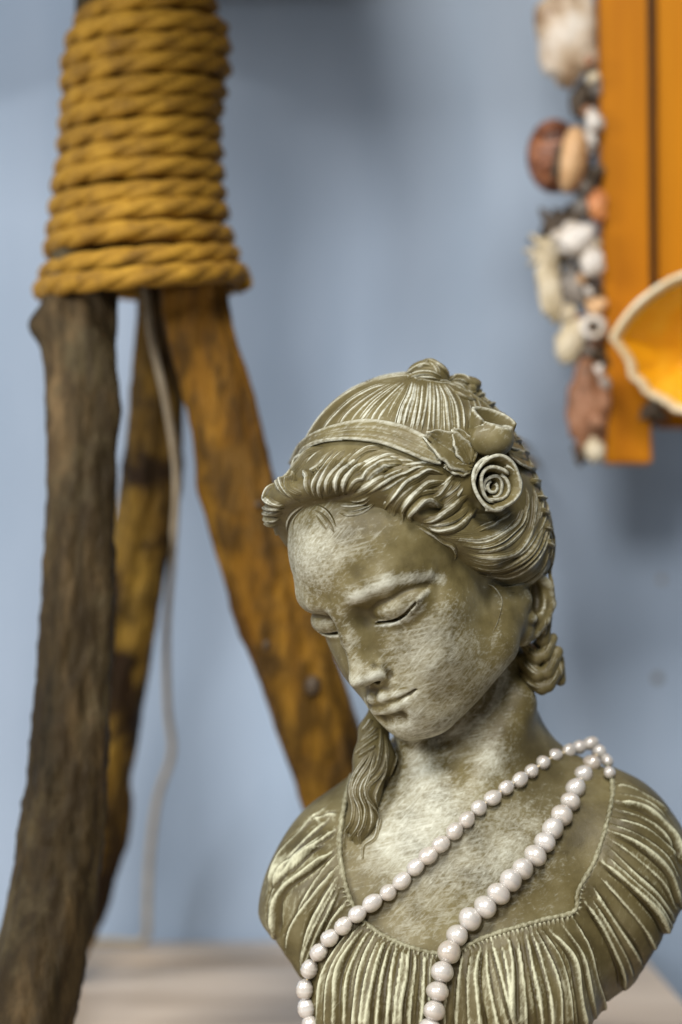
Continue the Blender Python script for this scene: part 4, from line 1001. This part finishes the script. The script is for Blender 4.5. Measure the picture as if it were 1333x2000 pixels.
# ------------------------------------------------------------------ driftwood lamp
YL = .14
lamp = empty('driftwood_lamp', tuple(px2w(280, 2000, YL) * np.array([1, 1, 0])))
tag(lamp, 'three driftwood legs bound at the top with thick ochre rope', 'lamp')
def leg(path, rad, mat, seed, flat=None, knots=(), bark_=1.0):
    """path: (px, py, Y) ; rad in px"""
    NL = 260; c = catmull([tuple(px2w(a, b, y)) for a, b, y in path], NL); r = catmull([(q,) for q in rad], NL)[:, 0] * PXM
    r = r * (1 + np.array([p[2] for p in path]).mean()); rs = np.random.RandomState(seed); k = 72; G_ = rs.rand(34, 26); G_ = np.concatenate([G_, G_[:, :1]], 1); H_ = rs.rand(90, 40); H_ = np.concatenate([H_, H_[:, :1]], 1)
    def lat(g, t, a_):
        x = t * (g.shape[0] - 1.001); i = int(x); f_ = x - i; f_ = f_ * f_ * (3 - 2 * f_); cc = np.interp(np.arange(g.shape[1]), np.arange(g.shape[1]), g[i] * (1 - f_) + g[i + 1] * f_)
        return np.interp(a_ / (2 * math.pi) * (g.shape[1] - 1), np.arange(g.shape[1]), cc) - .5
    T = np.gradient(c, axis=0); T /= np.linalg.norm(T, axis=1, keepdims=True); X = np.cross(T, (0, 1., 0)); X /= np.linalg.norm(X, axis=1, keepdims=True); Y_ = np.cross(X, T)
    a = np.linspace(0, 2 * math.pi, k, endpoint=False); V = np.zeros((NL, k, 3)); ph = rs.rand(8) * 6.28
    for i in range(NL):
        t = i / (NL - 1)
        q = 1 + .06 * np.sin(2 * a + ph[0] + 3 * t) + .05 * np.sin(3 * a + ph[1] - 5 * t) + .03 * np.sin(5 * a + ph[2] + 9 * t) + .04 * math.sin(11 * t + ph[3]) + .02 * np.sin(9 * a + 14 * t + ph[4]) + bark_ * (.10 * lat(G_, t, a) + .10 * lat(H_, t, a))
        for kt, ka, ks, kw in knots: q = q + ks * np.exp(-((t - kt) / kw) ** 2) * np.exp(-(np.angle(np.exp(1j * (a - ka))) / .55) ** 2)
        cx, sy = np.cos(a), np.sin(a)
        if flat: e = flat; cx = np.sign(cx) * np.abs(cx) ** e; sy = np.sign(sy) * np.abs(sy) ** e
        V[i] = c[i] + r[i] * q[:, None] * (cx[:, None] * X[i] + sy[:, None] * Y_[i])
    i, j = np.meshgrid(np.arange(NL - 1), np.arange(k), indexing='ij'); j2 = (j + 1) % k
    F = [tuple(x) for x in np.stack([i * k + j, (i + 1) * k + j, (i + 1) * k + j2, i * k + j2], -1).reshape(-1, 4)]
    F.append(tuple(range(k))); F.append(tuple(range((NL - 1) * k, NL * k))[::-1])
    V = V.reshape(-1, 3); V[:, 2] = np.maximum(V[:, 2], .0005)
    return mesh_obj('leg', V, F, mat, lamp)
def ground_px(px_, Y): return (px_, 1000 + CAMZ * FPX / (1 + Y), Y)
o = leg([(215, -260, .165), (205, 0, .15), (202, 300, .135), (160, 600, .115), (160, 900, .10), (148, 1200, .09), (130, 1500, .08), (100, 1750, .07), ground_px(35, .05)], [58, 58, 60, 63, 62, 68, 74, 78, 80], M['bark_grey'], 3, None, [(.392, math.pi, .55, .014), (.46, 0, .16, .03), (.62, 0.3, .12, .04)]); o['label'] = 'grey brown leg with bark and a branch stub'
o = leg([(330, -260, .12), (325, 0, .14), (320, 400, .16), (312, 700, .18), (292, 950, .195), (250, 1200, .205), (196, 1500, .215), (168, 1720, .222), ground_px(95, .228)], [44, 44, 44, 45, 52, 56, 58, 54, 46], M['bark_moss'], 8, None, [(.5, 0, .15, .05), (.80, 0.2, .25, .05)]); o['label'] = 'dark leg mottled with ochre'
o = leg([(330, -260, .18), (345, 0, .165), (365, 300, .15), (385, 600, .14), (437, 800, .142), (478, 1000, .145), (545, 1200, .15), (610, 1400, .155), (690, 1640, .16), ground_px(800, .168)], [58, 58, 60, 64, 64, 68, 73, 75, 74, 72], M['wood_ochre'], 5, .62, [(.52, math.pi, .16, .02), (.66, math.pi, .14, .03)], .45); o['label'] = 'smooth peeled ochre leg'
# knot holes in the peeled leg
def knot(px_, py_, Y, rx, ry):
    a = np.linspace(0, 2 * math.pi, 20, endpoint=False); V = [px2w(px_, py_, Y - .0016)]
    for rr, dy in ((.5, -.0014), (.85, -.0004), (1.0, .0008), (1.2, .0035)):
        for t in a: V.append(px2w(px_ + rr * rx * math.cos(t), py_ + rr * ry * math.sin(t), Y + dy))
    F = [(0, 1 + (j + 1) % 20, 1 + j) for j in range(20)]
    for i in range(3):
        for j in range(20): F.append((1 + i * 20 + j, 1 + i * 20 + (j + 1) % 20, 1 + (i + 1) * 20 + (j + 1) % 20, 1 + (i + 1) * 20 + j))
    mesh_obj('knot', np.array(V), F, M['sh_dark'], lamp)
knot(610, 1340, .1352, 15, 19); knot(505, 985, .1290, 8, 7); knot(520, 1260, .1335, 9, 14)
# rope lashing: one three-strand rope wound round the legs
turns = 13; N_ = 2600; th = np.linspace(-.35, turns * 2 * math.pi, N_)
yy = np.interp(th / (2 * math.pi), [0, 1, 3, 6, 9, 11, 12, 12.6, 13], [20, 60, 141, 262, 383, 464, 505, 540, 556])
cx = np.interp(yy, [0, 100, 250, 400, 500, 540, 575], [292, 288, 275, 270, 275, 281, 284]); hwx = np.interp(yy, [0, 60, 130, 200, 250, 400, 500, 535, 575], [122, 156, 168, 160, 158, 172, 190, 202, 216])
rx = (hwx - 18) * PXM * (1 + YL); ry = np.interp(yy, [0, 100, 300, 575], [.032, .036, .036, .050])
ctr = np.array([px2w(a, b, YL) for a, b in zip(cx, yy)])
wob = .0005 * np.sin(th * 1.7) + .0006 * np.sin(th * .61 + 1)
path = ctr + np.stack([rx * np.cos(th), -ry * np.sin(th), wob + .0015 * np.cos(th)], 1)
ropeR = 21.5 * PXM * (1 + YL)
T = np.gradient(path, axis=0); T /= np.linalg.norm(T, axis=1, keepdims=True); X = np.cross(T, (0, 0, 1.)); X /= np.linalg.norm(X, axis=1, keepdims=True); Z = np.cross(X, T)
L_ = np.r_[0, np.cumsum(np.linalg.norm(np.diff(path, axis=0), axis=1))]
rope = empty('rope_lashing', tuple(px2w(280, 300, YL) - np.array(lamp.location))); rope.parent = lamp
for k in range(3):
    a = L_ / .052 * 2 * math.pi + k * 2 * math.pi / 3
    tv, tf = tube(path + ropeR * .33 * (np.cos(a)[:, None] * X + np.sin(a)[:, None] * Z), ropeR * .70, 9)
    mesh_obj('strand', tv, tf, M['rope'], rope)
# loose end lying diagonally over the lowest turns
th2 = np.linspace(2.6, 7.6, 400); y2 = np.interp(th2, [2.6, 3.4, 4.4, 5.2, 6.1, 7.6], [560, 572, 570, 556, 536, 520]); c2_ = np.array([px2w(284, b, YL) for b in y2])
hx = np.interp(y2, [500, 575], [168, 200]) * PXM * (1 + YL); p2 = c2_ + np.stack([hx * np.cos(th2), .058 * np.sin(th2), 0 * th2], 1)
T = np.gradient(p2, axis=0); T /= np.linalg.norm(T, axis=1, keepdims=True); X = np.cross(T, (0, 0, 1.)); X /= np.linalg.norm(X, axis=1, keepdims=True); Z = np.cross(X, T); L2 = np.r_[0, np.cumsum(np.linalg.norm(np.diff(p2, axis=0), axis=1))]
for k in range(3):
    a = L2 / .052 * 2 * math.pi + k * 2 * math.pi / 3
    tv, tf = tube(p2 + ropeR * .33 * (np.cos(a)[:, None] * X + np.sin(a)[:, None] * Z), ropeR * .70, 9); mesh_obj('strand', tv, tf, M['rope'], rope)
# lampshade added out of view to shade the upper wall, on an added post
sz = CAMZ + .279
prof = [(.166, 0), (.169, .002), (.125, .20), (.123, .20)]; a = np.linspace(0, 2 * math.pi, 48, endpoint=False); lc = px2w(285, 0, YL)
V = np.array([[lc[0] + r * math.cos(t), YL + r * math.sin(t), sz + z] for r, z in prof for t in a])
F = np.array([(i * 48 + j, i * 48 + (j + 1) % 48, ((i + 1) % 4) * 48 + (j + 1) % 48, ((i + 1) % 4) * 48 + j) for i in range(4) for j in range(48)])
mesh_obj('added_lamp_shade', V, F, M['table'], lamp)
tv, tf = tube(np.array([[lc[0], YL, CAMZ + .24], [lc[0], YL, CAMZ + .34], [lc[0], YL, CAMZ + .44]]), .009, 12); mesh_obj('added_shade_post', tv, tf, M['wood_ochre'], lamp)
# power cord hanging behind the legs
cp = catmull([tuple(px2w(*q)) for q in ((285, 560, .165), (296, 660, .150), (325, 790, .150), (345, 930, .17), (338, 1080, .20), (326, 1230, .23), (328, 1380, .26), (336, 1470, .28), (308, 1560, .30), (292, 1680, .318), (288, 1790, .325))], 80)
cp = np.vstack([cp, [(cp[-1][0] - .002, .328, .004), (cp[-1][0] - .02, .33, .0035), (-.16, .332, .0035), (-.3, .335, .0035)]]); cp = resample(catmull(cp, 300), 200)
tv, tf = tube(cp, .0018, 10); cord = mesh_obj('power_cord', tv, tf, M['cord'], lamp)

# ------------------------------------------------------------------ framed shell piece on the wall
YF = .215
shf = empty('shell_frame', tuple(px2w(1240, 905, YF + .04)))
tag(shf, 'orange wooden frame edged with sea shells, hung on the blue wall', 'frame')
def board(x0t, x0b, x1t, x1b, yt, yb, Y0, Y1, mat, name='board'):
    q = [px2w(x0t, yt, Y0), px2w(x1t, yt, Y0), px2w(x1b, yb, Y0), px2w(x0b, yb, Y0)]
    v_ = [tuple(p) for p in q] + [(p[0], Y1, p[2]) for p in q]
    bm = bmesh.new(); vs = [bm.verts.new(p) for p in v_]; [bm.faces.new([vs[i] for i in z]) for z in ((3, 2, 1, 0), (4, 5, 6, 7), (0, 1, 5, 4), (1, 2, 6, 5), (2, 3, 7, 6), (3, 0, 4, 7))]
    bmesh.ops.recalc_face_normals(bm, faces=bm.faces[:]); bmesh.ops.bevel(bm, geom=bm.edges[:], offset=.0012, segments=2, affect='EDGES')
    l = parent_loc(shf)
    for v__ in bm.verts: v__.co -= l
    me = bpy.data.meshes.new(name); bm.to_mesh(me); bm.free(); me.materials.append(mat); o = bpy.data.objects.new(name, me); COL.objects.link(o); o.parent = shf; return o
board(1164, 1184, 1260, 1274, -400, 906, YF, YF + .022, M['frame'])
board(1283, 1288, 1560, 1560, -400, 835, YF + .010, YF + .030, M['frame'])
board(1240, 1250, 1310, 1310, -400, 830, YF + .0235, YF + .050, M['frame_edge'], 'back_rail')
board(1195, 1215, 1500, 1500, -300, 700, YF + .052, WALLY - .001, M['frame_edge'], 'wall_batten')
def bit(name, px_, py_, rx, ry, mat, Y=YF - .004, rz=0.5, seed=0, rough=.10, rot=0, spikes=0, label=None, ridges=9):
    """an irregular shell body: px centre, half sizes in px"""
    rs = np.random.RandomState(seed + 17); bm = bmesh.new(); bmesh.ops.create_icosphere(bm, subdivisions=4, radius=1)
    ph = rs.rand(12) * 6.28; k = PXM * (1 + Y); ca, sa = math.cos(rot), math.sin(rot)
    for v_ in bm.verts:
        x, y, z = v_.co
        if spikes: ridges = 0
        q = 1 + rough * 1.3 * (math.sin(3 * x + ph[0]) * math.sin(2.5 * z + ph[1]) + .6 * math.sin(6 * x + ph[2] + 4 * z) + .4 * math.sin(11 * z + ph[3]) * math.sin(9 * x + ph[4]))
        if ridges: q += .05 * math.sin(ridges * math.atan2(z + .75, x) * 1.0)
        if spikes: q += .45 * max(0, math.sin(spikes * x + ph[5]) * math.sin(spikes * z + ph[6]) * math.sin(spikes * y + ph[7])) ** 1.5 * 3
        X_, Y__, Z_ = x * q * rx * k, y * q * min(rx, ry) * k * rz, z * q * ry * k
        v_.co = (X_ * ca - Z_ * sa, Y__, X_ * sa + Z_ * ca)
    me = bpy.data.meshes.new(name); bm.to_mesh(me); bm.free(); me.materials.append(mat); me.polygons.foreach_set('use_smooth', np.ones(len(me.polygons), bool))
    o = bpy.data.objects.new(name, me); COL.objects.link(o); o.parent = shf; o.location = Vector(px2w(px_, py_, Y)) - Vector(shf.location)
    if label: o['label'] = label
    return o
# shell bits are glued along the left edge of the frame
bit('oyster_shell', 1106, 60, 62, 112, M['sh_stain'], YF - .002, .5, 1, .06, .05, label='large white oyster shell with brown stains')
bit('shell_chip', 1140, 195, 22, 40, M['sh_dark'], YF + .004, .8, 2, .2); bit('shell_chip', 1160, 165, 16, 24, M['sh_grey'], YF, .8, 3, .2)
bit('small_shell', 1158, 236, 16, 24, M['sh_white'], YF - .006, .8, 4, .06); bit('shell_chip', 1150, 275, 22, 28, M['sh_dark'], YF + .004, .8, 5, .2)
bit('shell_chip', 1150, 350, 24, 40, M['sh_dark'], YF + .005, .8, 6, .2); bit('small_shell', 1168, 402, 20, 34, M['sh_orange'], YF - .004, .8, 7, .1); bit('shell_chip', 1138, 400, 20, 34, M['sh_grey'], YF + .004, .8, 8, .2)
bit('limpet_shell', 1122, 466, 42, 34, M['sh_white'], YF - .012, .7, 9, .08, .2, label='white domed limpet shell'); bit('barnacle_cluster', 1098, 462, 42, 44, M['sh_dark'], YF + .002, .7, 10, .16, 0, 7)
bit('cowrie_shell', 1157, 512, 25, 32, M['sh_white'], YF - .012, .8, 11, .03, .25); bit('barnacle_cluster', 1075, 490, 26, 26, M['sh_cream'], YF - .004, .7, 12, .15, .6, 6)
bit('razor_shell', 1072, 560, 23, 72, M['sh_cream'], YF - .008, .7, 13, .08, .16, label='long cream shell leaning outwards'); bit('shell_chip', 1115, 560, 26, 46, M['sh_grey'], YF, .8, 14, .15)
bit('shell_chip', 1150, 572, 26, 30, M['sh_dark'], YF + .002, .8, 15, .2); bit('shell_chip', 1165, 598, 22, 20, M['sh_tan'], YF - .003, .8, 16, .15)
bit('small_shell', 1105, 612, 22, 18, M['sh_cream'], YF - .004, .8, 17, .1); bit('cockle_shell', 1114, 668, 28, 46, M['sh_cream'], YF - .006, .7, 18, .08, -.15, 0, None, 16)
bit('shell_chip', 1160, 692, 34, 30, M['sh_dark'], YF + .002, .8, 19, .2); bit('oyster_shell', 1150, 795, 42, 92, M['sh_pink'], YF - .002, .7, 20, .10, -.06, label='rough pinkish brown oyster shell')
bit('small_shell', 1162, 880, 20, 24, M['sh_cream'], YF - .010, .8, 21, .08); bit('shell_chip', 1135, 885, 18, 24, M['sh_dark'], YF + .002, .8, 22, .2); bit('small_shell', 1165, 822, 18, 18, M['sh_pink'], YF - .010, .8, 23, .1)
bit('shell_chip', 1275, 805, 28, 22, M['sh_dark'], YF - .006, .8, 24, .2)
rs9 = random.Random(12)   # small chips of shell filling the gaps
for i in range(26):
    yy0 = 120 + i * 30 + rs9.uniform(-8, 8); mt = rs9.choice(['sh_grey', 'sh_dark', 'sh_tan', 'sh_cream', 'sh_white', 'sh_pink', 'sh_dark'])
    bit('shell_chip', rs9.uniform(1128, 1172) + (14 if yy0 > 640 else 0), yy0, rs9.uniform(7, 15), rs9.uniform(8, 19), M[mt], YF - rs9.uniform(.001, .009), .8, 40 + i, .12, rs9.uniform(-.6, .6))
# ring shaped limpet
a = np.linspace(0, 2 * math.pi, 36, endpoint=False); prof = [(.28, .006), (.42, -.002), (.62, -.004), (.9, -.001), (1.0, .005), (.8, .009)]
V = np.array([px2w(1160 + 30 * r * math.cos(t), 640 + 27 * r * math.sin(t), YF - .010 + d) for r, d in prof for t in a]); F = np.array([(i * 36 + j, i * 36 + (j + 1) % 36, (i + 1) * 36 + (j + 1) % 36, (i + 1) * 36 + j) for i in range(5) for j in range(36)])
lim = mesh_obj('limpet_shell', V, F, M['sh_white'], shf); lim['label'] = 'white ring shaped limpet shell'
V = np.array([px2w(1160, 640, YF - .004)] + [px2w(1160 + 10 * math.cos(t), 640 + 9 * math.sin(t), YF - .0045) for t in a]); mesh_obj('shell_chip', V, [(0, 1 + j, 1 + (j + 1) % 36) for j in range(36)], M['sh_grey'], shf)
# snail shell: rounded body whorl with radial growth bands, a tan lip and a dark mouth
th = np.linspace(0, 2.6 * 2 * math.pi, 150); gr = np.exp(.20 * (th - th[-1]))
cxs = 1098 - 24 * gr * np.cos(th - th[-1] + .15); cys = 305 + 34 * gr * np.sin(th - th[-1] + .15); dep = YF - .006 - .006 * (1 - gr)
pth = np.array([px2w(a_, b_, c_) for a_, b_, c_ in zip(cxs, cys, dep)]); rad = 38 * PXM * (1 + YF) * gr * (1 + .03 * np.sin(th * 14))
tv, tf = tube(pth, rad, 24); sn = mesh_obj('snail_shell', tv, tf, M['sh_brown'], shf); sn['label'] = 'round red brown snail shell'
def lens(name, cx_, cy_, rx_, ry_, Y, bulge, mat, lean=0.0, ribs=0):
    g = np.array([[px2w(cx_ + rx_ * s_ * math.cos(t) + lean * ry_ * s_ * math.sin(t), cy_ + ry_ * s_ * math.sin(t), Y - bulge * (1 - s_ ** 2) ** .5 - (.0012 * math.sin(ribs * t) * s_ if ribs else 0)) for t in np.linspace(0, 2 * math.pi, 37)] for s_ in np.linspace(.02, 1, 12)])
    V, F = sheet(g, .0008); return mesh_obj(name, V, F, mat, sn)
lens('body_whorl', 1082, 305, 52, 72, YF - .004, .0125, M['sh_brown'], 0, 11); lens('lip', 1117, 312, 30, 66, YF - .008, .0130, M['sh_tan'], -.12); lens('mouth', 1089, 316, 8, 38, YF - .0155, .0022, M['sh_dark'], -.14)
# large orange yellow bowl shell at the lower corner
rimp = catmull([(1193, 660), (1215, 625), (1245, 590), (1290, 556), (1333, 535), (1400, 520), (1465, 560), (1485, 640), (1465, 730), (1410, 790), (1333, 806), (1298, 787), (1262, 768), (1250, 750), (1232, 735), (1228, 712), (1214, 688), (1193, 660)], 97)
nS = 22; cenp = np.array((1350., 690.)); g = np.zeros((nS, 97, 3)); ang_ = np.linspace(0, 2 * math.pi, 97)
for i in range(nS):
    s_ = .02 + .98 * i / (nS - 1)
    for j in range(97):
        q = cenp + (rimp[j] - cenp) * s_; up_ = (690 - rimp[j][1]) / 150
        wob_ = (.0012 * math.sin(j * 1.9) + .001 * math.sin(j * 4.3)) * s_ ** 5 * (1 if rimp[j][1] > 690 else .15)
        g[i, j] = px2w(q[0], q[1], YF - .030 - .012 * up_ * s_ + .026 * (1 - s_ ** 2.0) + .0008 * math.sin(ang_[j] * 26) * s_ * (1 - s_) * 2 + wob_)
V, F = sheet(g[:-2], .0022); bowl = mesh_obj('bowl_shell', V, F, M['sh_yellow'], shf); bowl['label'] = 'large orange yellow bowl shell with cream rim'
V, F = sheet(g[-3:], .0020); mesh_obj('rim', V, F, M['sh_rim'], bowl)
